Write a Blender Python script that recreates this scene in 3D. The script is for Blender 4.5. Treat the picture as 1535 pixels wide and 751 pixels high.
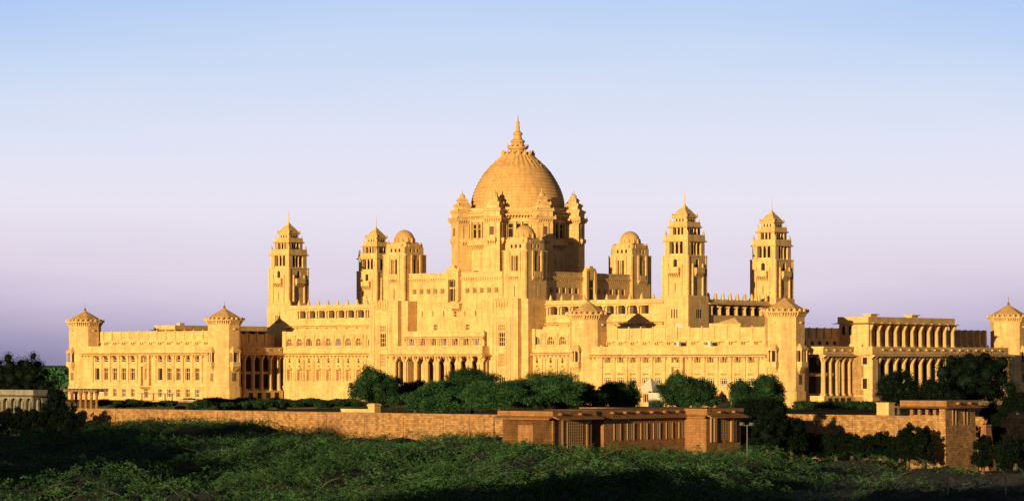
import bpy, math, random
import numpy as np
random.seed(7); rng = np.random.default_rng(7)
R = math.radians
scene = bpy.context.scene
for o in list(bpy.data.objects): bpy.data.objects.remove(o)
col = scene.collection

# ------------------------------------------------------------------ camera
FPX, XC, YH = 4200.0, 767.5, 545.0          # lens in photo pixels, centre column, horizon row
cam = bpy.data.cameras.new('camera'); camo = bpy.data.objects.new('camera', cam); col.objects.link(camo)
cam.sensor_width = 36; cam.lens = 36*FPX/1535
camo.location = (0, 0, 0); camo.rotation_euler = (R(90), 0, 0)
cam.shift_y = (YH-375.5)/1535
cam.clip_start = 1; cam.clip_end = 60000
scene.camera = camo

# ------------------------------------------------------------------ light
SUN_EL, SUN_AZ = 5.0, 29.0                  # low evening sun, behind and left of the camera
sunrot = R(180+SUN_AZ)
w = bpy.data.worlds.new('World'); scene.world = w; w.use_nodes = True
nt = w.node_tree; nt.nodes.clear()
def N(t, k, **kw):
    n = t.nodes.new(k)
    for a, b in kw.items(): setattr(n, a, b)
    return n
out = N(nt, 'ShaderNodeOutputWorld'); bg = N(nt, 'ShaderNodeBackground')
sky = N(nt, 'ShaderNodeTexSky', sky_type='NISHITA', sun_disc=False)
sky.sun_elevation = R(SUN_EL); sky.sun_rotation = sunrot
sky.altitude = 200; sky.air_density = 1.0; sky.dust_density = 1.0; sky.ozone_density = 1.5
tc = N(nt, 'ShaderNodeTexCoord'); sp = N(nt, 'ShaderNodeSeparateXYZ')
nt.links.new(tc.outputs['Generated'], sp.inputs[0])
mr = N(nt, 'ShaderNodeMapRange'); mr.inputs['From Min'].default_value = 0.0; mr.inputs['From Max'].default_value = 0.5
def mth(op, a, b_, clamp=False):
    n_ = N(nt, 'ShaderNodeMath', operation=op, use_clamp=clamp)
    for i_, q_ in enumerate((a, b_)):
        if isinstance(q_, (int, float)): n_.inputs[i_].default_value = q_
        else: nt.links.new(q_, n_.inputs[i_])
    return n_.outputs[0]
side2 = mth('POWER', mth('DIVIDE', mth('ABSOLUTE', mth('SUBTRACT', sp.outputs['X'], 0.01), 0), 0.19), 2.0)
kk = mth('MULTIPLY', mth('SUBTRACT', 1.0, mth('MINIMUM', side2, 1.6)), mth('SUBTRACT', 0.014, mth('MULTIPLY', mth('MINIMUM', mth('MAXIMUM', sp.outputs['Z'], 0.0), 0.13), 0.22)))
nzs = N(nt, 'ShaderNodeTexNoise'); nzs.inputs['Scale'].default_value = 9; nzs.inputs['Detail'].default_value = 3
mpz = N(nt, 'ShaderNodeMapping'); mpz.inputs['Scale'].default_value = (1, 1, 7); nt.links.new(tc.outputs['Generated'], mpz.inputs[0]); nt.links.new(mpz.outputs[0], nzs.inputs['Vector'])
zz_ = mth('ADD', mth('ADD', sp.outputs['Z'], kk), mth('MULTIPLY', mth('SUBTRACT', nzs.outputs['Fac'], 0.5), 0.012))
nt.links.new(zz_, mr.inputs['Value'])
rp = N(nt, 'ShaderNodeValToRGB'); nt.links.new(mr.outputs[0], rp.inputs[0])
SKY_RAMP = [(0.0, (0.25, 0.23, 0.39)), (0.021, (0.38, 0.345, 0.53)), (0.045, (0.58, 0.51, 0.69)), (0.069, (0.73, 0.655, 0.80)), (0.117, (0.83, 0.79, 0.92)),
            (0.164, (0.73, 0.77, 0.94)), (0.212, (0.56, 0.69, 0.93)), (0.26, (0.42, 0.58, 0.93)), (0.36, (0.09, 0.10, 0.14)), (1.0, (0.04, 0.04, 0.05))]
els = rp.color_ramp.elements
for i, (p, c) in enumerate(SKY_RAMP):
    e = els[i] if i < 2 else els.new(p)
    e.position = p; e.color = (*c, 1)
nrm = N(nt, 'ShaderNodeMix', data_type='RGBA', blend_type='MIX'); nrm.inputs['Factor'].default_value = 0.92
gain = N(nt, 'ShaderNodeMix', data_type='RGBA', blend_type='MULTIPLY'); gain.inputs['Factor'].default_value = 1.0
gain.inputs[7].default_value = (10, 10, 10, 1)
nt.links.new(rp.outputs[0], gain.inputs[6])
nt.links.new(sky.outputs[0], nrm.inputs[6]); nt.links.new(gain.outputs[2], nrm.inputs[7])
nt.links.new(nrm.outputs[2], bg.inputs['Color']); bg.inputs['Strength'].default_value = 0.070
nt.links.new(bg.outputs[0], out.inputs[0])

sl = bpy.data.lights.new('sun', 'SUN'); sl.energy = 4.9; sl.angle = R(0.5); sl.color = (1.0, 0.725, 0.37)
so = bpy.data.objects.new('sun', sl); col.objects.link(so)
so.rotation_euler = (R(90-SUN_EL), 0, -R(SUN_AZ)); so.location = (-200, -300, 150)
scene.view_settings.view_transform = 'Standard'; scene.view_settings.look = 'None'
scene.view_settings.gamma = 1; scene.view_settings.use_curve_mapping = False
scene.view_settings.exposure = 0.57
try:
    scene.cycles.max_bounces = 5
except Exception: pass

# ------------------------------------------------------------------ palace survey frame (u along the front, v to the back)
TH = R(40); CX, CY, G = 1.19, 576.0, -7.7
cu, su = math.cos(TH), math.sin(TH)
def world(u, v, z=0): return (CX+cu*u+su*v, CY-su*u+cu*v, z)
def U(x, v):
    a = (x-XC)/FPX; return (a*(CY+cu*v)-CX-su*v)/(cu+a*su)
def V(x, u):
    a = (x-XC)/FPX; return (a*(CY-su*u)-CX-cu*u)/(su-a*cu)
def H(y, u, v): return (YH-y)/FPX*(CY-su*u+cu*v)

# ------------------------------------------------------------------ materials
def mat(name): 
    m = bpy.data.materials.new(name); m.use_nodes = True
    return m, m.node_tree, m.node_tree.nodes['Principled BSDF']
def stone(name, c1, c2, course=0.42, lines=0.045, rough=0.85, bump=0.25, nscale=0.5, blk=1.1):
    m, t, b = mat(name)
    tcn = N(t, 'ShaderNodeTexCoord'); s = N(t, 'ShaderNodeSeparateXYZ'); t.links.new(tcn.outputs['Object'], s.inputs[0])
    ad = N(t, 'ShaderNodeMath', operation='ADD'); t.links.new(s.outputs[0], ad.inputs[0]); t.links.new(s.outputs[1], ad.inputs[1])
    cb = N(t, 'ShaderNodeCombineXYZ'); t.links.new(ad.outputs[0], cb.inputs[0]); t.links.new(s.outputs[2], cb.inputs[1])
    br = N(t, 'ShaderNodeTexBrick'); t.links.new(cb.outputs[0], br.inputs['Vector'])
    br.inputs['Scale'].default_value = 1.0; br.inputs['Brick Width'].default_value = blk; br.inputs['Row Height'].default_value = course
    br.inputs['Mortar Size'].default_value = 0.02; br.inputs['Mortar Smooth'].default_value = 0.5
    br.inputs['Color1'].default_value = (*c1, 1); br.inputs['Color2'].default_value = (*c2, 1)
    br.inputs['Mortar'].default_value = (*[x*(1-lines*3) for x in c1], 1)
    n1 = N(t, 'ShaderNodeTexNoise'); n1.inputs['Scale'].default_value = nscale; n1.inputs['Detail'].default_value = 6; n1.inputs['Roughness'].default_value = 0.65
    t.links.new(tcn.outputs['Object'], n1.inputs['Vector'])
    r = N(t, 'ShaderNodeMapRange'); r.inputs['From Min'].default_value = .3; r.inputs['From Max'].default_value = .7
    r.inputs['To Min'].default_value = .80; r.inputs['To Max'].default_value = 1.12; t.links.new(n1.outputs['Fac'], r.inputs['Value'])
    # weather streaks running down the wall
    mp = N(t, 'ShaderNodeMapping'); mp.inputs['Scale'].default_value = (1.2, 1.2, .12); t.links.new(tcn.outputs['Object'], mp.inputs[0])
    n2 = N(t, 'ShaderNodeTexNoise'); n2.inputs['Scale'].default_value = 1.3; n2.inputs['Detail'].default_value = 4; t.links.new(mp.outputs[0], n2.inputs['Vector'])
    r2 = N(t, 'ShaderNodeMapRange'); r2.inputs['From Min'].default_value = .36; r2.inputs['From Max'].default_value = .54
    r2.inputs['To Min'].default_value = .79; r2.inputs['To Max'].default_value = 1.0; t.links.new(n2.outputs['Fac'], r2.inputs['Value'])
    mu = N(t, 'ShaderNodeMath', operation='MULTIPLY'); t.links.new(r.outputs[0], mu.inputs[0]); t.links.new(r2.outputs[0], mu.inputs[1])
    mx = N(t, 'ShaderNodeMix', data_type='RGBA', blend_type='MULTIPLY'); mx.inputs['Factor'].default_value = 1
    t.links.new(br.outputs['Color'], mx.inputs[6]); t.links.new(mu.outputs[0], mx.inputs[7])
    t.links.new(mx.outputs[2], b.inputs['Base Color']); b.inputs['Roughness'].default_value = rough
    b.inputs['Specular IOR Level'].default_value = 0.15
    bp = N(t, 'ShaderNodeBump'); bp.inputs['Strength'].default_value = bump; bp.inputs['Distance'].default_value = .05
    n3 = N(t, 'ShaderNodeTexNoise'); n3.inputs['Scale'].default_value = 3; n3.inputs['Detail'].default_value = 5; t.links.new(tcn.outputs['Object'], n3.inputs['Vector'])
    t.links.new(n3.outputs['Fac'], bp.inputs['Height']); t.links.new(bp.outputs[0], b.inputs['Normal'])
    return m
M = {}
M['stone'] = stone('golden_sandstone', (.69, .455, .185), (.60, .38, .15))
M['trim'] = stone('carved_sandstone', (.68, .45, .18), (.62, .40, .155), lines=.05)
M['dome'] = stone('dome_sandstone', (.62, .365, .135), (.585, .34, .12), course=60, blk=40, lines=.0)
M['roofst'] = stone('roof_sandstone', (.60, .37, .15), (.54, .32, .125))
M['rubble'] = stone('rough_rubble_stone', (.44, .25, .10), (.24, .125, .05), course=.3, blk=.55, lines=.22, bump=.8, nscale=1.4)
M['redst'] = stone('red_brown_stone', (.33, .165, .065), (.26, .125, .05), course=.34, blk=.8, lines=.2, bump=.6, nscale=1.0)
M['pale'] = stone('pale_weathered_stone', (.25, .22, .16), (.20, .18, .13), course=.5, blk=1.4)
def plain(name, c, rough=.6, metal=0, nz=0.15, sc=3):
    m, t, b = mat(name); tcn = N(t, 'ShaderNodeTexCoord')
    n1 = N(t, 'ShaderNodeTexNoise'); n1.inputs['Scale'].default_value = sc; n1.inputs['Detail'].default_value = 5; t.links.new(tcn.outputs['Object'], n1.inputs['Vector'])
    r = N(t, 'ShaderNodeMapRange'); r.inputs['To Min'].default_value = 1-nz; r.inputs['To Max'].default_value = 1+nz; t.links.new(n1.outputs['Fac'], r.inputs['Value'])
    mx = N(t, 'ShaderNodeMix', data_type='RGBA', blend_type='MULTIPLY'); mx.inputs['Factor'].default_value = 1
    mx.inputs[6].default_value = (*c, 1); t.links.new(r.outputs[0], mx.inputs[7]); t.links.new(mx.outputs[2], b.inputs['Base Color'])
    b.inputs['Roughness'].default_value = rough; b.inputs['Metallic'].default_value = metal
    return m
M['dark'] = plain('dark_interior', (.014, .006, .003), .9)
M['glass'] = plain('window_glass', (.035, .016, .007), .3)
M['shutter'] = plain('brown_shutter', (.13, .06, .025), .8)
M['arch_shade'] = plain('portico_shade', (.085, .034, .012), .8)  # brown that paints the shaded back wall of the portico
M['screen'] = plain('stone_screen', (.30, .17, .07), .8)
M['white'] = plain('white_paint', (.52, .47, .36), .5)
M['metal'] = plain('grey_metal', (.16, .16, .13), .45, .6)
M['brass'] = plain('brass_finial', (.30, .2, .09), .5, .5)
M['wood'] = plain('weathered_beam', (.20, .12, .06), .8)
M['rock'] = plain('tan_rock', (.42, .27, .14), .9, nz=.4, sc=1.5)
M['bark'] = plain('bark', (.09, .06, .035), .9, nz=.3)
def leafmat(name, c1, c2, nsc=.35):
    m, t, b = mat(name)
    g = N(t, 'ShaderNodeNewGeometry'); tcn = N(t, 'ShaderNodeTexCoord')
    n1 = N(t, 'ShaderNodeTexNoise'); n1.inputs['Scale'].default_value = nsc; n1.inputs['Detail'].default_value = 3; t.links.new(tcn.outputs['Object'], n1.inputs['Vector'])
    ad = N(t, 'ShaderNodeMath', operation='MULTIPLY_ADD'); t.links.new(g.outputs['Random Per Island'], ad.inputs[0]); ad.inputs[1].default_value = .6
    ms = N(t, 'ShaderNodeMapRange'); ms.inputs['From Min'].default_value = .35; ms.inputs['From Max'].default_value = .65; ms.inputs['To Min'].default_value = -.15; ms.inputs['To Max'].default_value = .5
    t.links.new(n1.outputs['Fac'], ms.inputs['Value']); t.links.new(ms.outputs[0], ad.inputs[2])
    mx = N(t, 'ShaderNodeMix', data_type='RGBA'); t.links.new(ad.outputs[0], mx.inputs['Factor'])
    mx.inputs[6].default_value = (*c1, 1); mx.inputs[7].default_value = (*c2, 1); t.links.new(mx.outputs[2], b.inputs['Base Color'])
    b.inputs['Roughness'].default_value = .7; b.inputs['Specular IOR Level'].default_value = .12
    return m
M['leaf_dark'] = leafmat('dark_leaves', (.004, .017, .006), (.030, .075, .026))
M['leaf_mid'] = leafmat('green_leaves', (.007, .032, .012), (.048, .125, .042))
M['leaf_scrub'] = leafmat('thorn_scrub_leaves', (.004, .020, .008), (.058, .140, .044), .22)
M['leaf_black'] = leafmat('shade_blackened_leaves', (.001, .005, .002), (.004, .012, .005))  # green taken down to near black, shadow put into the leaf colour
M['under'] = plain('thicket_shade', (.003, .007, .003), .95, nz=.5, sc=2)  # underlay colour, paints the shade in gaps of the scrub
M['twig'] = plain('green_twigs', (.030, .040, .014), .8, nz=.5, sc=.5)
M['leaf_far'] = leafmat('far_leaves', (.02, .07, .025), (.05, .15, .05), .02)
def groundmat(name, c1, c2, sc):
    m, t, b = mat(name); tcn = N(t, 'ShaderNodeTexCoord')
    n1 = N(t, 'ShaderNodeTexNoise'); n1.inputs['Scale'].default_value = sc; n1.inputs['Detail'].default_value = 8; t.links.new(tcn.outputs['Object'], n1.inputs['Vector'])
    r = N(t, 'ShaderNodeMapRange'); r.inputs['From Min'].default_value = .35; r.inputs['From Max'].default_value = .65; t.links.new(n1.outputs['Fac'], r.inputs['Value'])
    mx = N(t, 'ShaderNodeMix', data_type='RGBA'); t.links.new(r.outputs[0], mx.inputs['Factor'])
    mx.inputs[6].default_value = (*c1, 1); mx.inputs[7].default_value = (*c2, 1); t.links.new(mx.outputs[2], b.inputs['Base Color']); b.inputs['Roughness'].default_value = .95
    b.inputs['Specular IOR Level'].default_value = .1
    return m
M['soil'] = groundmat('scrub_soil', (.012, .022, .008), (.03, .035, .015), .05)
M['plain'] = groundmat('far_plain', (.03, .075, .02), (.06, .11, .035), .004)
M['lawn'] = groundmat('terrace_lawn', (.012, .02, .006), (.06, .045, .02), .08)

# ------------------------------------------------------------------ mesh helpers
def tag(o, label=None, cat=None, group=None, kind=None):
    if label: o['label'] = label
    if cat: o['category'] = cat
    if group: o['group'] = group
    if kind: o['kind'] = kind
    return o
ORG = {}
def root(name, u, v, z, label, cat, group=None):
    o = bpy.data.objects.new(name, None); col.objects.link(o); o.empty_display_size = .5
    o.location = world(u, v, z); o.rotation_euler = (0, 0, -TH)
    ORG[o.name] = (u, v, z); tag(o, label, cat, group); return o
class MB:
    def __init__(s): s.v = []; s.f = []; s.m = []; s.mats = []
    def mi(s, m):
        if m not in s.mats: s.mats.append(m)
        return s.mats.index(m)
    def face(s, pts, m=0):
        n = len(s.v); s.v += [tuple(p) for p in pts]; s.f.append(tuple(range(n, n+len(pts)))); s.m.append(m)
    def hexa(s, p, m=0):
        n = len(s.v); s.v += [tuple(q) for q in p]
        for f in ((0, 3, 2, 1), (4, 5, 6, 7), (0, 1, 5, 4), (1, 2, 6, 5), (2, 3, 7, 6), (3, 0, 4, 7)):
            s.f.append(tuple(n+i for i in f)); s.m.append(m)
    def box(s, u0, u1, v0, v1, z0, z1, m=0):
        s.hexa([(u0, v0, z0), (u1, v0, z0), (u1, v1, z0), (u0, v1, z0), (u0, v0, z1), (u1, v0, z1), (u1, v1, z1), (u0, v1, z1)], m)
    def rings(s, rings, m=0, cap=True):
        n0 = len(s.v); k = len(rings[0])
        for r in rings: s.v += [tuple(p) for p in r]
        for i in range(len(rings)-1):
            for j in range(k):
                a = n0+i*k+j; b = n0+i*k+(j+1) % k
                s.f.append((a, b, b+k, a+k)); s.m.append(m)
        if cap:
            s.f.append(tuple(n0+j for j in reversed(range(k)))); s.m.append(m)
            s.f.append(tuple(n0+(len(rings)-1)*k+j for j in range(k))); s.m.append(m)
    def lathe(s, cx, cy, prof, n=8, ph=22.5, m=0):
        s.rings([[(cx+r*math.cos(R(ph+360*j/n)), cy+r*math.sin(R(ph+360*j/n)), z) for j in range(n)] for r, z in prof], m)
    def sq(s, cx, cy, prof, rot=0, m=0):                    # square plan, prof = (width, z)
        s.lathe(cx, cy, [(w_/math.sqrt(2), z) for w_, z in prof], 4, 45+rot, m)
    def build(s, name, mats, parent=None, loc=None, rot=None, org=None):
        me = bpy.data.meshes.new(name)
        if org is None: org = ORG.get(parent.name, (0, 0, 0)) if parent else (0, 0, 0)
        me.from_pydata([(x-org[0], y-org[1], z-org[2]) for x, y, z in s.v], [], s.f)
        for m in (mats if isinstance(mats, (list, tuple)) else [mats]): me.materials.append(m)
        me.polygons.foreach_set('material_index', s.m); me.update()
        o = bpy.data.objects.new(name, me); col.objects.link(o)
        if parent: o.parent = parent; ORG[o.name] = org
        if loc: o.location = loc
        if rot: o.rotation_euler = (0, 0, rot)
        return o
class Pl:                                                   # a vertical plane: s along it, d inward, z up
    def __init__(s, ou, ov, ang): s.o = (ou, ov); a = R(ang); s.a = a; s.t = (math.cos(a), math.sin(a)); s.n = (math.sin(a), -math.cos(a))
    def __call__(s, q, d, z): return (s.o[0]+s.t[0]*q-s.n[0]*d, s.o[1]+s.t[1]*q-s.n[1]*d, z)
def front(v): return Pl(0, v, 0)
def side(u): return Pl(u, 0, 90)
def fbox(mb, F, s0, s1, d0, d1, z0, z1, m=0):
    mb.hexa([F(s0, d0, z0), F(s1, d0, z0), F(s1, d1, z0), F(s0, d1, z0), F(s0, d0, z1), F(s1, d0, z1), F(s1, d1, z1), F(s0, d1, z1)], m)
def facade(mb, F, s0, s1, z0, z1, ops, dep=.4, back=.5, m=0):
    ops = [(c-w_/2, c+w_/2, zb, zt, ar) for c, w_, zb, zt, ar in ops if c-w_/2 > s0 and c+w_/2 < s1]
    xs = sorted({s0, s1, *[o[0] for o in ops], *[o[1] for o in ops]}); zs = sorted({z0, z1, *[o[2] for o in ops], *[o[3] for o in ops]})
    for i in range(len(xs)-1):
        j = 0
        while j < len(zs)-1:
            c = (xs[i]+xs[i+1])/2
            def hole(jj): zz = (zs[jj]+zs[jj+1])/2; return any(o[0] < c < o[1] and o[2] < zz < o[3] for o in ops)
            if hole(j): j += 1; continue
            k = j
            while k+1 < len(zs)-1 and not hole(k+1): k += 1
            mb.face([F(xs[i], 0, zs[j]), F(xs[i+1], 0, zs[j]), F(xs[i+1], 0, zs[k+1]), F(xs[i], 0, zs[k+1])], m); j = k+1
    for a, b, zb, zt, ar in ops:
        zsg = zt-(b-a)/2*1.1 if ar else zt
        mb.face([F(a, 0, zb), F(a, dep, zb), F(a, dep, zsg), F(a, 0, zsg)], m)
        mb.face([F(b, 0, zb), F(b, 0, zsg), F(b, dep, zsg), F(b, dep, zb)], m)
        mb.face([F(a, 0, zb), F(b, 0, zb), F(b, dep, zb), F(a, dep, zb)], m)
        if not ar: mb.face([F(a, 0, zt), F(a, dep, zt), F(b, dep, zt), F(b, 0, zt)], m)
        else:
            n = 8; c = (a+b)/2; r = (b-a)/2
            pt = [(c-r*math.cos(math.pi*i/n), zsg+(zt-.03-zsg)*math.sin(math.pi*i/n)) for i in range(n+1)]
            for i in range(n):
                (x0, y0), (x1, y1) = pt[i], pt[i+1]
                mb.face([F(x0, 0, y0), F(x1, 0, y1), F(x1, 0, zt), F(x0, 0, zt)], m)
                mb.face([F(x0, 0, y0), F(x0, dep, y0), F(x1, dep, y1), F(x1, 0, y1)], m)
    mb.face([F(s0, 0, z1), F(s1, 0, z1), F(s1, back, z1), F(s0, back, z1)], m)
    mb.face([F(s0, 0, z0), F(s0, 0, z1), F(s0, back, z1), F(s0, back, z0)], m)
    mb.face([F(s1, 0, z0), F(s1, back, z0), F(s1, back, z1), F(s1, 0, z1)], m)
def chajja(mb, F, s0, s1, z, pr, th=.16, drop=.3, brk=1.2, m=0):   # sloping stone eave on brackets
    mb.hexa([F(s0, 0, z-th), F(s1, 0, z-th), F(s1+0, -pr, z-drop-th), F(s0, -pr, z-drop-th),
             F(s0, 0, z), F(s1, 0, z), F(s1, -pr, z-drop), F(s0, -pr, z-drop)], m)
    if brk:
        n = max(1, int((s1-s0)/brk))
        for i in range(n+1):
            c = s0+.15+(s1-s0-.3)*i/n
            mb.hexa([F(c-.1, -.02, z-th-.85), F(c+.1, -.02, z-th-.85), F(c+.1, .0, z-th-.85), F(c-.1, .0, z-th-.85),
                     F(c-.1, -pr*.8, z-th-drop*.8), F(c+.1, -pr*.8, z-th-drop*.8), F(c+.1, .0, z-th-.01), F(c-.1, .0, z-th-.01)], m)
def dentils(mb, F, s0, s1, z0, z1, pr, sp=.7, w_=.3, m=0):
    n = max(1, round((s1-s0)/sp))
    for i in range(n):
        c = s0+(i+.5)*(s1-s0)/n
        mb.hexa([F(c-w_/2, -.03, z0), F(c+w_/2, -.03, z0), F(c+w_/2, 0, z0), F(c-w_/2, 0, z0),
                 F(c-w_/2, -pr, z1), F(c+w_/2, -pr, z1), F(c+w_/2, 0, z1), F(c-w_/2, 0, z1)], m)
def inst(me, name, parent, F, s, d, z):
    o = bpy.data.objects.new(name, me); col.objects.link(o); o.parent = parent
    org = ORG[parent.name]; p = F(s, d, z); o.location = (p[0]-org[0], p[1]-org[1], z-org[2]); o.rotation_euler = (0, 0, F.a); return o
def meshonly(mb, name, mats):
    me = bpy.data.meshes.new(name); me.from_pydata(mb.v, [], mb.f)
    for m in mats: me.materials.append(m)
    me.polygons.foreach_set('material_index', mb.m); me.update(); return me
I0 = Pl(0, 0, 0)
def winmesh(w_, h, mull=1, trans=(), pane=None, fr=None, grille=0, white=False):
    b = MB(); fbox(b, I0, -w_/2-.03, w_/2+.03, 0, .05, -.03, h+.03, 0)
    t = .09
    fbox(b, I0, -w_/2, -w_/2+t, -.09, 0, 0, h, 1); fbox(b, I0, w_/2-t, w_/2, -.09, 0, 0, h, 1)
    fbox(b, I0, -w_/2+t, w_/2-t, -.09, 0, 0, t, 1); fbox(b, I0, -w_/2+t, w_/2-t, -.09, 0, h-t, h, 1)
    for i in range(mull):
        c = -w_/2+w_*(i+1)/(mull+1); fbox(b, I0, c-.055, c+.055, -.11, 0, t, h-t, 1)
    for q in trans: fbox(b, I0, -w_/2+t, w_/2-t, -.13, 0, h*q-.06, h*q+.06, 1)
    return meshonly(b, 'window', [pane or M['glass'], fr or M['trim']])
def colmesh(r, h, brk=.9, name='column', sqr=False):
    b = MB(); n = 8; rot = 22.5
    prof = [(r*1.35, 0), (r*1.35, .3), (r*1.1, .35), (r, .5), (r*.88, h-1.0), (r*1.05, h-.95), (r*1.05, h-.8), (r*.95, h-.75), (r*1.3, h-.25), (r*1.5, h-.2), (r*1.5, h)]
    b.lathe(0, 0, prof, n, rot)
    for s in (-1, 1):        # bracket capitals spreading sideways
        b.hexa([(s*r*.8, -.22, h-1.3), (s*(r+.05), -.22, h-1.3), (s*(r+.05), .22, h-1.3), (s*r*.8, .22, h-1.3),
                (s*r*.8, -.22, h-.02), (s*(r+brk), -.22, h-.02), (s*(r+brk), .22, h-.02), (s*r*.8, .22, h-.02)])
    b.hexa([(-.2, -r*.8, h-1.5), (.2, -r*.8, h-1.5), (.2, 0, h-1.5), (-.2, 0, h-1.5), (-.2, -r-.6, h-.02), (.2, -r-.6, h-.02), (.2, 0, h-.02), (-.2, 0, h-.02)])
    return meshonly(b, name, [M['trim']])

# ================================================================== PALACE
pal = root('palace', 0, 0, G, 'vast golden sandstone palace with a great central dome, square towers and long two storey wings', 'palace')

# ---- spine block carrying the gallery, towers and dome
VG = -16.5
b = MB()
b.box(-50.5, 50.5, VG+1.27, 16.5, G, 12.0)
spine = b.build('upper_block', M['stone'], pal)
b = MB(); F = front(VG)
gops = []
for sg in (-1, 1):
    for k in range(9): gops.append((sg*(45.4-2.8*k), 1.75, 9.55, 11.15, 0))
gals = []
for s0, s1 in ((-50, -20.9), (20.9, 50)):
    b = MB(); facade(b, F, s0, s1, 3, 12.25, [g for g in gops if s0 < g[0] < s1], dep=1.2, back=1.25)
    fbox(b, F, s0, s1, -.55, 0, 11.5, 11.7); fbox(b, F, s0, s1, -.12, 0, 8.9, 9.1)
    chajja(b, F, s0, s1, 8.05, .8, brk=2.8)
    fbox(b, F, s0, s1, -.18, -.01, 11.71, 12.3)
    gals.append(b.build('gallery', M['stone'], pal))
mi = 0
cmesh = MB(); cmesh.lathe(0, 0, [(.30, 0), (.24, .25), (.22, 1.2), (.5, 1.55), (.5, 1.6)], 8); pmesh = meshonly(cmesh, 'pillar', [M['trim']])
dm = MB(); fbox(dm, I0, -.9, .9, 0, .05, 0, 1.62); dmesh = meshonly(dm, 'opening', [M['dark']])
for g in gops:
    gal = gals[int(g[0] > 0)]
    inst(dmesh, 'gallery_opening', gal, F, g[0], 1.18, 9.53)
    inst(pmesh, 'pillar', gal, F, g[0]-1.4, -.3, 9.5)
for s0, s1 in ((-50, -21.5), (21.5, 50)):
    q = s0+.6
    b = MB(); fbox(b, F, s0+.3, s1-.3, .02, .3, 12.2, 12.32)
    while q < s1:
        p = F(q, .1, 0); b.lathe(p[0], p[1], [(.42, 12.26), (.36, 12.6), (.2, 13.1), (.06, 13.45)], 6); q += 2.8
    b.build('merlon_row', M['trim'], gals[int(s0 > 0)])
# gallery facing the right hand end, between the towers
F = side(55.2); b = MB()
ops = [(-7.2+2.75*k, 1.9, 9.3, 11.2, 0) for k in range(6)]
b.box(50.6, 54.5, -9.9, 10.9, G, 12.0)
facade(b, F, -10, 11, 4, 12.2, ops, dep=.65, back=.75)
chajja(b, F, -10, 11, 11.75, .8, brk=0)
g2 = b.build('gallery', M['stone'], pal)
for o_ in ops: inst(dmesh, 'gallery_opening', g2, F, o_[0], .6, 9.4)
for k in range(7): inst(pmesh, 'pillar', g2, F, -8.6+2.75*k, -.1, 9.3)
b = MB(); b.box(54.8, 55.1, -9.8, 10.5, 12.15, 12.25)
for k in range(9):
    b.lathe(55, -9.3+2.4*k, [(.42, 12.21), (.36, 12.6), (.3, 13.2), (.12, 13.5)], 6)
b.build('merlon_row', M['trim'], g2)

# ---- middle facades beside the piers
VM = -20.6
ML = [434, 448.7, 463, 477.5, 492.3, 507.2, 521.8, 537.4]
warch = winmesh(1.5, 1.6, 2, (.55,), M['shutter'])
worn = winmesh(.9, 1.35, 0, (.6,), M['glass']); wpan = winmesh(1.0, 2.0, 1, (), M['screen'])
wsl = winmesh(.9, 1.05, 2)
for sg in (-1, 1):
    b = MB(); F = front(VM)
    us = [U(x, VM) for x in ML]; us = [u if sg < 0 else -u for u in us] + [sg*20.4*1.08]
    s0, s1 = (-47.2, -20.8) if sg < 0 else (20.8, 47.2)
    zt = 6.7; ec = 2.15
    b.box(s0, s1, VM+.52, VG+.1, G, 5.6)
    ops = []
    for c in us: ops += [(c, 1.7, 3.65, 5.3, 1), (c, .55, .15, 1.2, 1), (c, .9, -3.6, -.35, 1), (c, 1.0, -6.4, -5.3, 0)]
    facade(b, F, s0, s1, G, zt, ops)
    fbox(b, F, s0, s1, -.15, 0, 5.9, 6.1); fbox(b, F, s0, s1, -.2, 0, 3.35, 3.5)
    fbox(b, F, s0, s1, -.35, 0, 2.2, 2.9); chajja(b, F, s0, s1, ec, .9, brk=1.0)
    fbox(b, F, s0, s1, -.3, 0, -4.85, -4.65); fbox(b, F, s0, s1, -.15, 0, G, -4.86)
    fbox(b, F, s0, s1, -.12, 0, -3.75, -3.65)
    for c in us:
        for e in (-1, 1):
            q = c+e*1.32; fbox(b, F, q-.2, q+.2, -.22, 0, -3.64, 1.0)
            q = c+e*1.25; b.lathe(*F(q, -.1, 0)[:2], [(.17, 3.51), (.13, 3.8), (.13, 4.9), (.3, 5.5), (.3, 5.88)], 8)
            fbox(b, F, c+e*.62-.09, c+e*.62+.09, -.2, 0, -3.5, -.9)
        # little hood and balcony on each bay
        b.hexa([F(c-.75, 0, -1.1), F(c+.75, 0, -1.1), F(c+.75, -.55, -1.25), F(c-.75, -.55, -1.25), F(c-.35, 0, -.55), F(c+.35, 0, -.55), F(c+.3, -.15, -.6), F(c-.3, -.15, -.6)])
        fbox(b, F, c-.5, c+.5, -.12, 0, -.22, -.05)
    fbox(b, F, s0, s0+1.0, -.3, -.01, 2.3, zt+.1)
    wg = b.build('middle_wing', M['stone'], pal)
    for i, c in enumerate(us):
        if i % 3 != 2: inst(warch, 'arched_window', wg, F, c, .38, 3.67)
        else: inst(winmesh(1.5, 1.6, 2, (), M['glass']) if i == 2 else wtri, 'arched_window', wg, F, c, .38, 3.67)
        if i == 2: wtri = winmesh(1.5, 1.6, 3, (), M['glass'], M['white'])
        if i == 2: pass
        inst(worn, 'small_window', wg, F, c, .37, .0)
        inst(wpan, 'tall_window', wg, F, c, .37, -3.58); inst(worn, 'tall_window', wg, F, c, .36, -1.5)
        inst(wsl, 'basement_window', wg, F, c, .37, -6.4)
    # roof parapet slab behind, with small lit openings
    b = MB(); fbox(b, front(VM+2.2), s0+1, s1-1, 0, 1, 5.7, 7.2); b.build('roof_parapet', M['trim'], wg)

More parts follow.
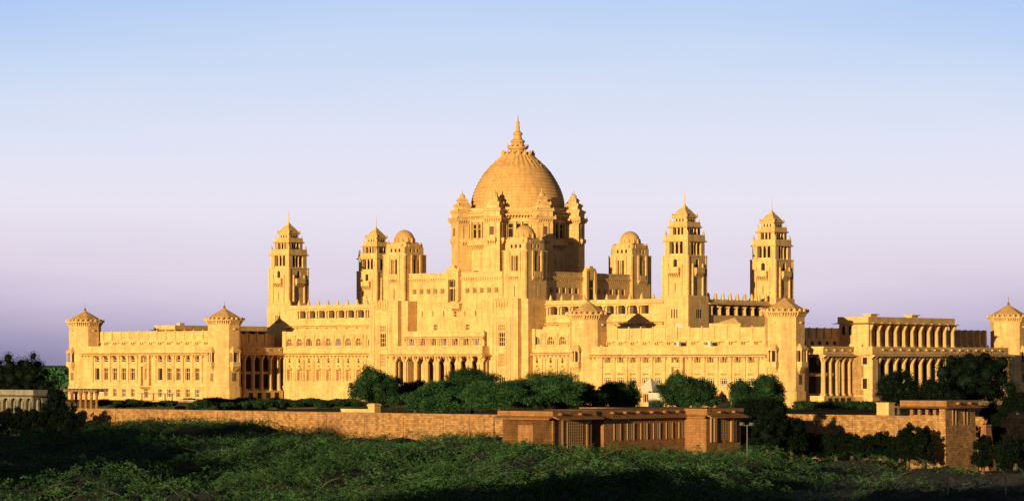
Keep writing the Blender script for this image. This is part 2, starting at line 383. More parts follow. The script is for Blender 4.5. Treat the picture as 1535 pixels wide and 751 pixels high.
# ---- piers with tall windows
def pier(sg):
    b = MB(); c = sg*15.8; F = front(-22.1)
    a0, a1 = sorted((sg*10.5, sg*21.1)); zt = 12.65
    b.box(a0, a1, -21.6, -16, G, zt)
    facade(b, F, a0, a1, G, zt, [], back=.55)
    F2 = front(-23.2); wc = c-.5
    facade(b, F2, a0+1.5, a1-1.7, G, zt+.05, [(wc, 1.7, 3.4, 6.1, 0), (wc, 1.7, 6.4, 7.7, 0), (wc, 1.7, -.6, 2.0, 0), (wc, 1.7, -6, -2.6, 0)], dep=.35, back=1.12)
    for k, (dx, zz) in enumerate(((1.25, 8.1), (2.2, 9.2), )):
        fbox(b, F2, wc-dx-.12, wc-dx, -.16, 0, -7, zz); fbox(b, F2, wc+dx, wc+dx+.12, -.16, 0, -7, zz); fbox(b, F2, wc-dx, wc+dx, -.16, 0, zz-.12, zz)
    fbox(b, F2, wc-1, wc+1, -.3, 0, 2.9, 3.2); fbox(b, F2, wc-1, wc+1, -.25, 0, 6.15, 6.35)
    fbox(b, F2, a0+1.5, a1-1.7, -.06, 0, 11.3, 11.42)
    # carved relief near the top
    fbox(b, F2, wc-2.3, wc-2.1, -.2, 0, 9.9, 12); fbox(b, F2, wc-2.1, wc+1.6, -.12, 0, 9.9, 10.05)
    for q in range(5): p = F2(wc-1.5+q*.7, -.1, 0); b.lathe(p[0], p[1], [(.25, 10.9+.2*math.sin(q*2)), (.32, 11.5), (.2, 12.2), (.12, 12.85+.2*(q % 2))], 6)
    for zz in (-4.8,): fbox(b, F, a0, a1, -.15, 0, zz, zz+.2)
    o = b.build('pier', M['stone'], pal)
    for z0, h, mu, tr, pn in ((3.4, 2.7, 2, (.33, .66), M['glass']), (6.4, 1.3, 2, (.5,), M['screen']), (-.6, 2.6, 5, (.25, .5, .75), M['screen']), (-6, 3.4, 2, (.7,), M['glass'])):
        inst(winmesh(1.7, h, mu, tr, pn), 'window', o, F2, wc, .33, z0)
pier(-1); pier(1)

# ---- central wall, block above it, portico
b = MB(); F = front(-19.3)
ops = [(U(x, -19.3), .28, H(474, 0, -19), H(466, 0, -19), 0) for x in (633, 649, 665, 697, 713)] + [(U(682, -19.3), .8, 9.3, 10.6, 0)]
ops += [(U(x, -19.3), 1.0, 6.7, 7.9, 0) for x in (653, 701)]
pops = [(-10.15+2.9*k, 2.1, -7.4, 0.3, 1) for k in range(8)]
b.box(-10.4, 10.4, -18.7, -15, G, 12.4)
facade(b, F, -10.45, 10.45, G, 12.5, ops+[(q[0], 2.45, -7.4, .6, 1) for q in pops if abs(q[0]) < 9.3], dep=.5, back=.6)
fbox(b, F, -10.4, 10.4, -.12, 0, 12.2, 12.45)
cw = b.build('central_block', M['stone'], pal)
for x in (653, 701): inst(winmesh(1.0, 1.2, 1, (.5,)), 'window', cw, F, U(x, -19.3), .45, 6.7)
inst(winmesh(.8, 1.3, 0, (.5,)), 'window', cw, F, U(682, -19.3), .45, 9.3)
sm = MB(); fbox(sm, I0, -.16, .16, 0, .04, 0, 1.1); smm = meshonly(sm, 'slit', [M['shutter']])
for x in (633, 649, 665, 697, 713): inst(smm, 'slit_window', cw, F, U(x, -19.3), .4, H(474, 0, -19))
dd = MB(); fbox(dd, I0, -1.27, 1.27, 0, .05, 0, 8.1, 1); fbox(dd, I0, -.95, .95, -.06, 0, 0, 3.6, 0); fbox(dd, I0, -1.1, 1.1, -.12, 0, 3.6, 3.8, 1)  # wide brown and black panels stand in for the portico's shade
ddm = meshonly(dd, 'doorway', [M['dark'], M['arch_shade']])
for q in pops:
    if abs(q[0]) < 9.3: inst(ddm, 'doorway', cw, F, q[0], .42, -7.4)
# balcony under the niche
b = MB(); c = U(681, -20.3); fbox(b, F, c-1.2, c+1.2, -1.0, 0, 11.0, 11.9); fbox(b, F, c-1.35, c+1.35, -1.15, 0, 11.9, 12.05); dentils(b, F, c-1.2, c+1.2, 10.3, 11.0, .9, .6, .25)
b.build('balcony', M['trim'], cw)
# upper storey over portico
b = MB(); F = front(-22.85); z7 = [U(x, -22.85) for x in (617, 633, 649.5, 665.6, 681.8, 698, 714)]
b.box(-10.3, 10.3, -22.3, -19.31, 2.5, 6.3)
facade(b, F, -10.4, 10.4, 2.4, 6.45, [(c, 1.5, 3.55, 4.95, 0) for c in z7])
chajja(b, F, -10.6, 10.6, 5.45, .7, brk=1.42); fbox(b, F, -10.6, 10.6, -.2, 0, 6.2, 6.5)
for c in z7:
    for e in (-1.2, 1.2): b.lathe(*F(c+e, -.12, 0)[:2], [(.2, 3.4), (.14, 3.6), (.14, 4.6), (.3, 5.1)], 8)
us_ = b.build('upper_storey', M['stone'], pal)
wA, wB = winmesh(1.5, 1.4, 3, (), M['glass'], M['white']), winmesh(1.5, 1.4, 1, (), M['shutter'])
for i, c in enumerate(z7): inst(wA if i % 3 == 0 else wB, 'window', us_, F, c, .38, 3.55)
# portico
b = MB(); F = front(-25.4)
b.box(-12.2, 12.2, -25.4, -23.25, 1.85, 3.45); b.box(-9.0, 9.0, -23.24, -22.2, 1.85, 3.3)
b.box(-12.0, 12.0, -25.2, -23.25, 1.5, 1.84)
chajja(b, F, -12.9, 12.9, 1.95, .8, brk=1.45); chajja(b, side(12.2), -25.4-.8, -23.2, 1.95, .7, brk=1.2)
fbox(b, F, -12.3, 12.3, -.1, 0, 3.2, 3.5)
b.box(-12.6, 12.6, -25.9, -23.25, G, -7.0)
po = b.build('portico', M['stone'], pal)
cm = colmesh(.48, 8.7, .8)
for k in range(9): inst(cm, 'column', po, F, -11.6+2.9*k, .55, -7.0)
for e in (-11.6, 11.6): inst(cm, 'column', po, side(e), -23.75, 0, -7.0)

# ---- square block below the drum
BU, BV = 18.4, 19.0
b = MB(); b.box(-BU+.55, BU-.55, -BV+.55, BV-.55, 11.5, 18.0)
F = front(-BV); fo = [(U(x, -BV), 1.1, 14.0, 15.1, 0) for x in (621.5, 632, 642.5, 652.7, 663.3, 701, 712, 722.5, 733.6, 744.3)]
S = side(BU); sv = [q for k in range(5) for q in (3.6+2.0*k, -3.6-2.0*k)]
so_ = [(q, 1.1, 14.0, 15.1, 0) for q in sv]
facade(b, F, -BU, BU, 12.45, 18.2, fo); facade(b, S, -BV, BV, 12.0, 18.2, so_)
for P_, a in ((F, BU), (S, BV)):
    fbox(b, P_, -a, a, -.3, 0, 17.1, 17.3); dentils(b, P_, -a, a, 16.3, 17.1, .3, .62, .28)
    fbox(b, P_, -a, a, -.1, 0, 12.5, 12.8); fbox(b, P_, -a, a, -.12, 0, 18.0, 18.25)
    fbox(b, P_, -a, a, -.08, 0, 13.6, 13.7)
sb = b.build('square_block', M['stone'], pal)
w3 = winmesh(1.1, 1.1, 2)
for o_ in fo: inst(w3, 'window', sb, F, o_[0], .38, 14)
for o_ in so_: inst(w3, 'window', sb, S, o_[0], .38, 14)
for P_, c in ((F, U(682, -BV)), (S, 0)):      # gabled niche bays
    b = MB(); fbox(b, P_, c-1.7, c-.95, -1.0, 0, 12.3, 18.5); fbox(b, P_, c+.95, c+1.7, -1.0, 0, 12.3, 18.5)
    fbox(b, P_, c-.94, c+.94, -.9, 0, 16.8, 18.6); fbox(b, P_, c-1.2, c+1.2, -.95, 0, 18.61, 19.1); fbox(b, P_, c-.6, c+.6, -.9, 0, 19.11, 19.6)
    for e in (-1.35, 1.35): p = P_(c+e, -.5, 0); b.lathe(p[0], p[1], [(.45, 18.51), (.45, 18.8), (.2, 19.2)], 8)
    fbox(b, P_, c-.94, c+.94, -.5, -.45, 15.0, 15.3); fbox(b, P_, c-.94, c+.94, -.12, -.05, 12.3, 16.79, 1)
    fbox(b, P_, c-.06, c+.06, -.5, -.13, 12.3, 16.6)
    b.build('niche', [M['trim'], M['dark']], sb)

# ---- drum with eight turrets
DR = 12.3; DROT = 1.0-40+180      # camera facing face middle near zero
def camang(a): return R(-90+a)     # angle from the camera side, clockwise seen from above
b = MB(); nrot = 41.0
# face directions are given in palace coordinates: direction to camera is (-u component..) = angle dc
dc = math.atan2(-cu, su)           # camera seen from dome centre: world (0,-1) in (u,v) = (sin, -cos)
corner = [dc+R(23.0+45*k) for k in range(8)]
oct_ = [(math.cos(a), math.sin(a)) for a in corner]
def octring(r, z): return [(x*r, y*r, z) for x, y in oct_]
b.rings([octring(11.6, 17.5), octring(11.6, 30.4), octring(12.1, 30.5), octring(12.1, 30.8), octring(11.5, 30.9), octring(11.5, 31.6), octring(11.3, 31.6)])
drum = b.build('drum', M['stone'], pal)
# recess detail between turrets
wdr = winmesh(1.5, 2.6, 0, (.6,), M['dark'], M['trim'])
for k in range(8):
    a = corner[k]+R(22.5)
    ap = 11.6*math.cos(R(22.5)); P_ = Pl(math.cos(a)*ap, math.sin(a)*ap, math.degrees(a)+90)
    b = MB()
    for s0 in (-2.6, -.75, .45, 2.3): fbox(b, P_, s0, s0+.3, -.5, 0, 25.2, 28.6)
    fbox(b, P_, -2.7, 2.7, -.6, 0, 28.61, 29.0); fbox(b, P_, -2.7, 2.7, -1.1, 0, 24.0, 25.1)
    dentils(b, P_, -2.6, 2.6, 23.0, 24.0, 1.0, .65, .3); dentils(b, P_, -2.7, 2.7, 29.2, 29.9, .7, .6, .25)
    fbox(b, P_, -2.9, 2.9, -.8, 0, 29.91, 30.2); fbox(b, P_, -3, 3, -.12, 0, 19.9, 20.1)
    fbox(b, P_, -.08, .08, -.1, 0, 18, 22.6)
    ly = b.build('balcony', M['trim'], drum)
    for s0 in (-1.55, 0, 1.5): inst(winmesh(1.1, 2.9, 0, (.65,), M['dark'], M['trim']) if k == 0 and s0 == -1.55 else bpy.data.meshes['wdrum'], 'window', drum, P_, s0, -.04, 25.4) if not (k == 0 and s0 == -1.55) else setattr(inst(winmesh(1.1, 2.9, 0, (.65,), M['dark'], M['trim']), 'window', drum, P_, s0, -.04, 25.4).data, 'name', 'wdrum')
def drum_turret():
    b = MB(); wd = 3.45
    b.sq(0, 0, [(wd, 17), (wd, 29.0)]); 
    for k in range(4):
        P_ = Pl(*[(0, -wd/2), (wd/2, 0), (0, wd/2), (-wd/2, 0)][k], 90*k)
        fbox(b, P_, -1.0, 1.0, -.6, 0, 24.6, 25.3); dentils(b, P_, -1, 1, 23.8, 24.6, .55, .5, .22)
        fbox(b, P_, -.75, -.5, -.15, 0, 25.31, 28); fbox(b, P_, .5, .75, -.15, 0, 25.31, 28); fbox(b, P_, -.8, .8, -.2, 0, 28.01, 28.25)
        dentils(b, P_, -wd/2, wd/2, 28.3, 29.0, .4, .5, .22)
        fbox(b, P_, -wd/2, wd/2, -.06, 0, 20.5, 20.65)
    b.sq(0, 0, [(4.5, 29.01), (4.6, 29.25), (3.8, 29.6)])
    b.sq(0, 0, [(3.4, 29.6), (3.4, 30.6), (3.9, 30.7), (3.9, 30.85), (3.0, 31.3)])
    b.sq(0, 0, [(2.6, 31.3), (2.6, 31.9), (3.0, 32.0), (3.0, 32.1), (2.1, 32.6)])
    b.sq(0, 0, [(1.7, 32.6), (1.7, 33.1), (2.0, 33.2), (1.2, 33.7)])
    b.lathe(0, 0, [(.5, 33.7), (.62, 34.0), (.45, 34.35), (.15, 34.5), (.12, 34.9), (.03, 35.3)], 8)
    for e in ((-1, -1), (1, -1), (1, 1), (-1, 1)):
        for rr, zz in ((2.1, 29.3), (1.8, 30.8), (1.35, 32.1)):
            b.lathe(e[0]*rr, e[1]*rr, [(.16, zz), (.2, zz+.25), (.04, zz+.6)], 5)
    return meshonly(b, 'drum_turret', [M['stone']])
dtm = drum_turret()
wm = MB(); fbox(wm, I0, -.42, .42, -.04, 0, 0, 1.7); wmm = meshonly(wm, 'window', [M['shutter']])
for k in range(8):
    a = corner[k]
    o = bpy.data.objects.new('drum_turret', dtm); col.objects.link(o); o.parent = drum
    o.location = (math.cos(a)*DR, math.sin(a)*DR, -G); o.rotation_euler = (0, 0, a+R(90)); ORG[o.name] = (0, 0, G)
    P_ = Pl(math.cos(a)*(DR+1.73), math.sin(a)*(DR+1.73), math.degrees(a)+90)
    inst(wmm, 'window', drum, P_, 0, -.02, 25.9)

# ---- great dome
prof = [(9.0, 31.3)]
ctrl = [(9.55, 31.6), (9.5, 33), (9.15, 34.8), (8.5, 36.3), (7.6, 37.9), (6.5, 39.6)]
def prad(z, c):
    for (r0, z0), (r1, z1) in zip(c, c[1:]):
        if z0 <= z <= z1:
            t = (z-z0)/(z1-z0); return r0+(r1-r0)*t
    return c[-1][0]
# smooth with a cubic fit
cz = np.array([c[1] for c in ctrl]); cr = np.array([c[0] for c in ctrl]); pf = np.polyfit(cz, cr, 3)
z = 31.6
while z < 39.55:
    z2 = min(z+.665, 39.6); r1, r2 = np.polyval(pf, z), np.polyval(pf, z2)
    prof += [(r1-.08, z), (r1-.10, z+.10), (r1+.06, z+.13), (r2+.06, z2)]
    z = z2
b = MB(); b.lathe(0, 0, prof, 96, 0)
dome = b.build('dome', M['dome'], pal)
# pleated cap
b = MB(); n = 32; rings = []
for r_, z_, amp in ((6.52, 39.6, .01), (6.0, 40.2, .06), (5.0, 41.1, .09), (4.0, 42.0, .10), (3.1, 42.9, .08), (2.6, 43.3, .0)):
    rings.append([((r_+amp*(1 if j % 2 else -1))*math.cos(2*math.pi*j/(2*n)), (r_+amp*(1 if j % 2 else -1))*math.sin(2*math.pi*j/(2*n)), z_) for j in range(2*n)])
b.rings(rings)
for j in range(16):
    a = 2*math.pi*j/16; b.lathe(3.25*math.cos(a), 3.25*math.sin(a), [(.18, 42.5), (.34, 42.9), (.3, 43.2), (.05, 43.8)], 5)
    for rr, dz in ((5.7, 40.35), (4.7, 41.3)):
        b.lathe(rr*math.cos(a+.1), rr*math.sin(a+.1), [(.1, dz), (.12, dz+.2), (.03, dz+.4)], 4)
b.build('dome_cap', M['dome'], dome)
b = MB(); b.lathe(0, 0, [(2.3, 43.2), (1.7, 43.5), (1.5, 43.75), (1.9, 44.0), (2.15, 44.2), (2.15, 44.45), (1.6, 44.5), (1.3, 44.9), (1.15, 45.2), (1.5, 45.5), (1.5, 45.7), (.95, 46.1), (.8, 46.4), (.75, 46.8), (.98, 47.1), (.98, 47.35), (.5, 47.7), (.38, 48.1), (.42, 48.5), (.3, 49.2), (.38, 49.5), (.2, 49.9), (.14, 50.4), (.02, 51.4)], 20)
for j in range(12):
    a = 2*math.pi*j/12; b.lathe(2.1*math.cos(a), 2.1*math.sin(a), [(.14, 44.4), (.2, 44.6), (.03, 45.1)], 5); b.lathe(1.15*math.cos(a), 1.15*math.sin(a), [(.1, 44.5), (.1, 45.3)], 5)
b.build('finial', M['dome'], dome)

# ---- domed turrets on the square block
def domed_turret(u, v):
    b = MB(); c = (u, v); W = 6.3
    b.sq(u, v, [(W-.9, 11.8), (W-.9, 22.2)])
    def faces(w_): return [Pl(u, v-w_/2, 0), Pl(u+w_/2, v, 90), Pl(u, v+w_/2, 180), Pl(u-w_/2, v, 270)]
    for F in faces(W):
        facade(b, F, -W/2, W/2, 12, 22.2, [(0, 1.7, 18.2, 21.2, 0), (0, .25, 13.2, 15.2, 0)], dep=.42, back=.46)
        fbox(b, F, -1.6, -1.05, -.25, 0, 16.6, 22.2); fbox(b, F, 1.05, 1.6, -.25, 0, 16.6, 22.2)
        fbox(b, F, -1.04, 1.04, -.3, 0, 17.1, 18.1); dentils(b, F, -1.6, 1.6, 16.2, 17.05, .5, .5, .22)
        fbox(b, F, -.32, -.12, -.1, .3, 18.2, 21.2); fbox(b, F, .12, .32, -.1, .3, 18.2, 21.2)
        fbox(b, F, -W/2, W/2, -.1, 0, 22.0, 22.25)
    b.sq(u, v, [(5.6-.6, 22.2), (5.6-.6, 24.0)])
    for F in faces(5.5):
        facade(b, F, -2.75, 2.75, 22.25, 23.7, [(-1.1, .5, 22.7, 23.4, 0), (0, .5, 22.7, 23.4, 0), (1.1, .5, 22.7, 23.4, 0)], dep=.2, back=.3)
        fbox(b, F, -1.8, 1.8, -.12, .4, 23.7, 24.35)
    b.sq(u, v, [(4.7, 23.7), (4.5, 24.3), (3.9, 24.8)])
    for ex, ey in ((-1, -1), (1, -1), (1, 1), (-1, 1)):
        b.lathe(u+ex*2.3, v+ey*2.3, [(.5, 23.7), (.5, 24.3), (.15, 24.8)], 6)
    o = b.build('domed_turret', M['stone'], pal)
    b = MB(); pr = [(1.9, 24.8)] + [(2.05*math.cos(t), 25.2+2.1*math.sin(t)) for t in np.linspace(0, 1.45, 9)] + [(.05, 27.35)]
    b.lathe(u, v, pr, 24, 0)
    for j in range(12):
        a = 2*math.pi*j/12; b.lathe(u+2.05*math.cos(a), v+2.05*math.sin(a), [(.2, 24.7), (.22, 25.3), (.05, 25.7)], 5)
    b.build('cupola', M['dome'], o)
    dw = MB(); fbox(dw, I0, -.85, .85, 0, .03, 0, 3); dwm = meshonly(dw, 'window', [M['dark']])
    ds = MB(); fbox(ds, I0, -.25, .25, 0, .03, 0, .7); dsm = meshonly(ds, 'window', [M['dark']])
    for F in faces(W)[:2]: inst(dwm, 'window', o, F, 0, .4, 18.2)
    for F in faces(5.5)[:2]:
        for q in (-1.1, 0, 1.1): inst(dsm, 'small_window', o, F, q, .19, 22.7)
for u, v in ((-16, -17), (16, -17), (16, 17)): domed_turret(u, v)

# ---- four square towers
def tower():
    P = {}
    def faces(w_): return [Pl(0, -w_/2, 0), Pl(w_/2, 0, 90), Pl(0, w_/2, 180), Pl(-w_/2, 0, 270)]
    b = MB()
    b.sq(0, 0, [(6.5, G), (6.5, 12.6), (6.1, 12.9)])
    b.sq(0, 0, [(5.2, 12.7), (5.2, 20.2)])
    for F in faces(6.5):
        for q in (-.6, 0, .6): fbox(b, F, q-.12, q+.12, -.03, .0, 8.6, 10.3, 1)
        fbox(b, F, -3.25, 3.25, -.05, 0, 7.6, 7.75)
    for F in faces(6.0):
        facade(b, F, -3.0, 3.0, 12.7, 20.2, [(0, .9, 18.3, 19.8, 1), (0, .22, 13.6, 15.2, 0)], dep=.35, back=.4)
        fbox(b, F, -1.75, -1.45, -.28, 0, 12.9, 18.9); fbox(b, F, 1.45, 1.75, -.28, 0, 12.9, 18.9)
        fbox(b, F, -3.0, -2.6, -.12, 0, 12.71, 20.19); fbox(b, F, 2.6, 3.0, -.12, 0, 12.71, 20.19)
        fbox(b, F, -3.05, 3.05, -.15, 0, 20.2, 20.45)
        fbox(b, F, -.45, .45, .32, .34, 18.3, 19.8, 1); fbox(b, F, -.11, .11, .3, .34, 13.6, 15.2, 1)
    P['m'] = meshonly(b, 'tower', [M['stone'], M['dark']])
    b = MB()
    F = faces(6.0)[0]; fbox(b, F, -1.3, 1.3, -.8, 0, 17.1, 18.0); dentils(b, F, -1.3, 1.3, 16.2, 17.1, .75, .52, .26); fbox(b, F, -1.4, 1.4, -.9, 0, 18.0, 18.1)
    P['balcony'] = meshonly(b, 'balcony', [M['trim']])
    b = MB(); b.sq(0, 0, [(3.7, 20.4), (3.7, 23.0)], m=1)
    for F in faces(5.45):
        for e in (-1, 1): fbox(b, F, e*2.15-.57, e*2.15+.57, 0, .9, 20.46, 23.0)
        for q in (-.5, .5): b.lathe(*F(q, .35, 0)[:2], [(.26, 20.46), (.2, 20.7), (.18, 22.3), (.3, 22.9), (.3, 23.0)], 8)
        fbox(b, F, -1.6, 1.6, .25, .5, 20.46, 20.8)
    b.sq(0, 0, [(5.4, 23.0), (6.2, 23.05), (6.2, 23.2), (5.6, 23.4), (5.5, 24.35), (5.1, 24.4)])
    b.sq(0, 0, [(2.9, 24.2), (2.9, 25.7)], m=1)
    for F in faces(4.2):
        for e in (-1, 1): fbox(b, F, e*1.65-.45, e*1.65+.45, 0, .7, 24.2, 25.7)
        for q in (-.42, .42): b.lathe(*F(q, .3, 0)[:2], [(.18, 24.2), (.15, 24.4), (.15, 25.3), (.24, 25.7)], 8)
    b.sq(0, 0, [(4.3, 25.7), (4.9, 25.8), (4.9, 25.93), (4.35, 26.05), (4.25, 26.8), (3.8, 26.85)])
    b.sq(0, 0, [(3.0, 26.7), (3.0, 27.7)])
    for F in faces(3.0):
        for q in (-.75, 0, .75): fbox(b, F, q-.15, q+.15, -.03, 0, 26.95, 27.45, 1)
    for ex, ey in ((-1, -1), (1, -1), (1, 1), (-1, 1)):
        b.lathe(ex*2.55, ey*2.55, [(.25, 24.15), (.25, 24.6), (.05, 25.3)], 6); b.lathe(ex*1.95, ey*1.95, [(.18, 26.65), (.18, 27), (.04, 27.4)], 6)
    P['belvedere'] = meshonly(b, 'belvedere', [M['trim'], M['dark']])
    b = MB(); b.sq(0, 0, [(3.2, 27.6), (3.55, 27.7), (3.6, 28.0), (3.1, 28.2), (2.5, 28.55), (1.9, 29.0), (1.25, 29.4), (.8, 29.6), (.85, 29.8), (.4, 29.9), (.2, 30.3)])
    for ex, ey in ((-1, -1), (1, -1), (1, 1), (-1, 1)):
        b.lathe(ex*1.65, ey*1.65, [(.22, 27.75), (.26, 28.1), (.05, 28.5)], 5)
    P['roof'] = meshonly(b, 'roof', [M['stone']])
    b = MB(); b.lathe(0, 0, [(.11, 30.2), (.08, 31.5), (.035, 33.0)], 6)
    P['spire'] = meshonly(b, 'spire', [M['brass']])
    return P
TP = tower()
for (u, v) in ((-52.8, -13.3), (-52.6, 14.0), (52.4, -13.3), (53.4, 14.2)):
    t = bpy.data.objects.new('tower', TP['m']); col.objects.link(t); t.parent = pal; t.location = (u, v, -G)
    for k in ('belvedere', 'roof', 'spire'):
        o = bpy.data.objects.new(k, TP[k]); col.objects.link(o); o.parent = t
    for k in range(4):
        o = bpy.data.objects.new('balcony', TP['balcony']); col.objects.link(o); o.parent = t; o.rotation_euler = (0, 0, R(90*k))

# ---- corner pavilions (octagonal end turrets)
def corner_turret(u, v, dz, rot):
    Rr = 3.5
    b = MB(); ph = 22.5+rot
    b.lathe(u, v, [(Rr*1.06, G), (Rr*1.06, -4.9), (Rr*1.0, -4.7), (Rr, 8.0)], 8, ph)
    ap = math.cos(R(22.5))
    for k in range(8):
        a = R(-90+45*k+rot); P_ = Pl(u+math.cos(a)*Rr*ap, v+math.sin(a)*Rr*ap, math.degrees(a)+90); hs = Rr*math.sin(R(22.5))
        fbox(b, P_, -hs, hs, -.06, 0, 6.0, 6.15); dentils(b, P_, -hs, hs, 8.0, 8.85, .55, .48, .22)
        if k % 2 == 0:
            p = P_(0, -.05, 0); b.lathe(p[0], p[1], [(.3, 7.0), (.3, 7.3)], 8)
            fbox(b, P_, -.45, -.28, -.03, 0, -3.6, -1.9, 1); fbox(b, P_, .28, .45, -.03, 0, -3.6, -1.9, 1); fbox(b, P_, -.09, .09, -.03, 0, -3.6, -1.9, 1)
            fbox(b, P_, -.45, .45, -.18, 0, -7.0, -5.4, 1)
    b.lathe(u, v, [(Rr, 8.0), (Rr, 8.8), (Rr+.75, 8.86), (Rr+.8, 9.1)], 8, ph)
    for k in range(24):
        a = 2*math.pi*k/24+R(rot); rr = (Rr+.68)*(.925+.04*abs(math.cos(4*(a-R(rot))))); b.lathe(u+rr*math.cos(a), v+rr*math.sin(a), [(.26, 9.05), (.26, 9.35), (.06, 9.6)], 5)
    o = b.build('corner_turret', [M['stone'], M['dark']], pal)
    b = MB(); b.lathe(u, v, [(Rr+.45, 9.1), (3.2, 9.65), (2.2, 10.25), (1.2, 10.85), (.55, 11.2), (.35, 11.4)], 8, ph)
    rf = b.build('roof', M['roofst'], o)
    b = MB(); b.lathe(u, v, [(.35, 11.3), (.2, 11.55), (.32, 11.7), (.14, 11.9), (.06, 12.2), (.05, 12.5+dz)], 8)
    b.build('finial', M['brass'], o)
    for k in (0, 2):                     # oriel windows on two faces
        a = R(-90+45*k+rot); P_ = Pl(u+math.cos(a)*Rr*ap, v+math.sin(a)*Rr*ap, math.degrees(a)+90)
        b = MB()
        b.hexa([P_(-.35, -.05, -1.7), P_(.35, -.05, -1.7), P_(.35, 0, -1.7), P_(-.35, 0, -1.7), P_(-.95, -.8, -.6), P_(.95, -.8, -.6), P_(.95, 0, -.6), P_(-.95, 0, -.6)])
        dentils(b, P_, -.9, .9, -1.5, -.7, .75, .4, .18); fbox(b, P_, -1.0, 1.0, -.95, 0, -.6, .35)
        for q in (-.85, .85): b.lathe(*P_(q, -.75, 0)[:2], [(.16, .35), (.12, .6), (.12, 1.9), (.22, 2.3)], 8)
        fbox(b, P_, -1.05, 1.05, -.98, 0, 2.3, 2.55)
        b.hexa([P_(-1.15, -1.15, 2.55), P_(1.15, -1.15, 2.55), P_(1.15, 0, 2.55), P_(-1.15, 0, 2.55), P_(-.4, -.2, 3.5), P_(.4, -.2, 3.5), P_(.4, 0, 3.5), P_(-.4, 0, 3.5)])
        fbox(b, P_, -.5, .5, -.05, -.02, .35, 2.2, 1)
        b.build('oriel', [M['trim'], M['dark']], o)
CT = [(-91.5, -36.65, .5, -8), (-48.4, -36.65, .3, -6), (47.6, -36.65, 0, 0), (91.4, -36.65, 0, 0), (91.6, 40.0, .6, 0)]
for a in CT: corner_turret(*a)

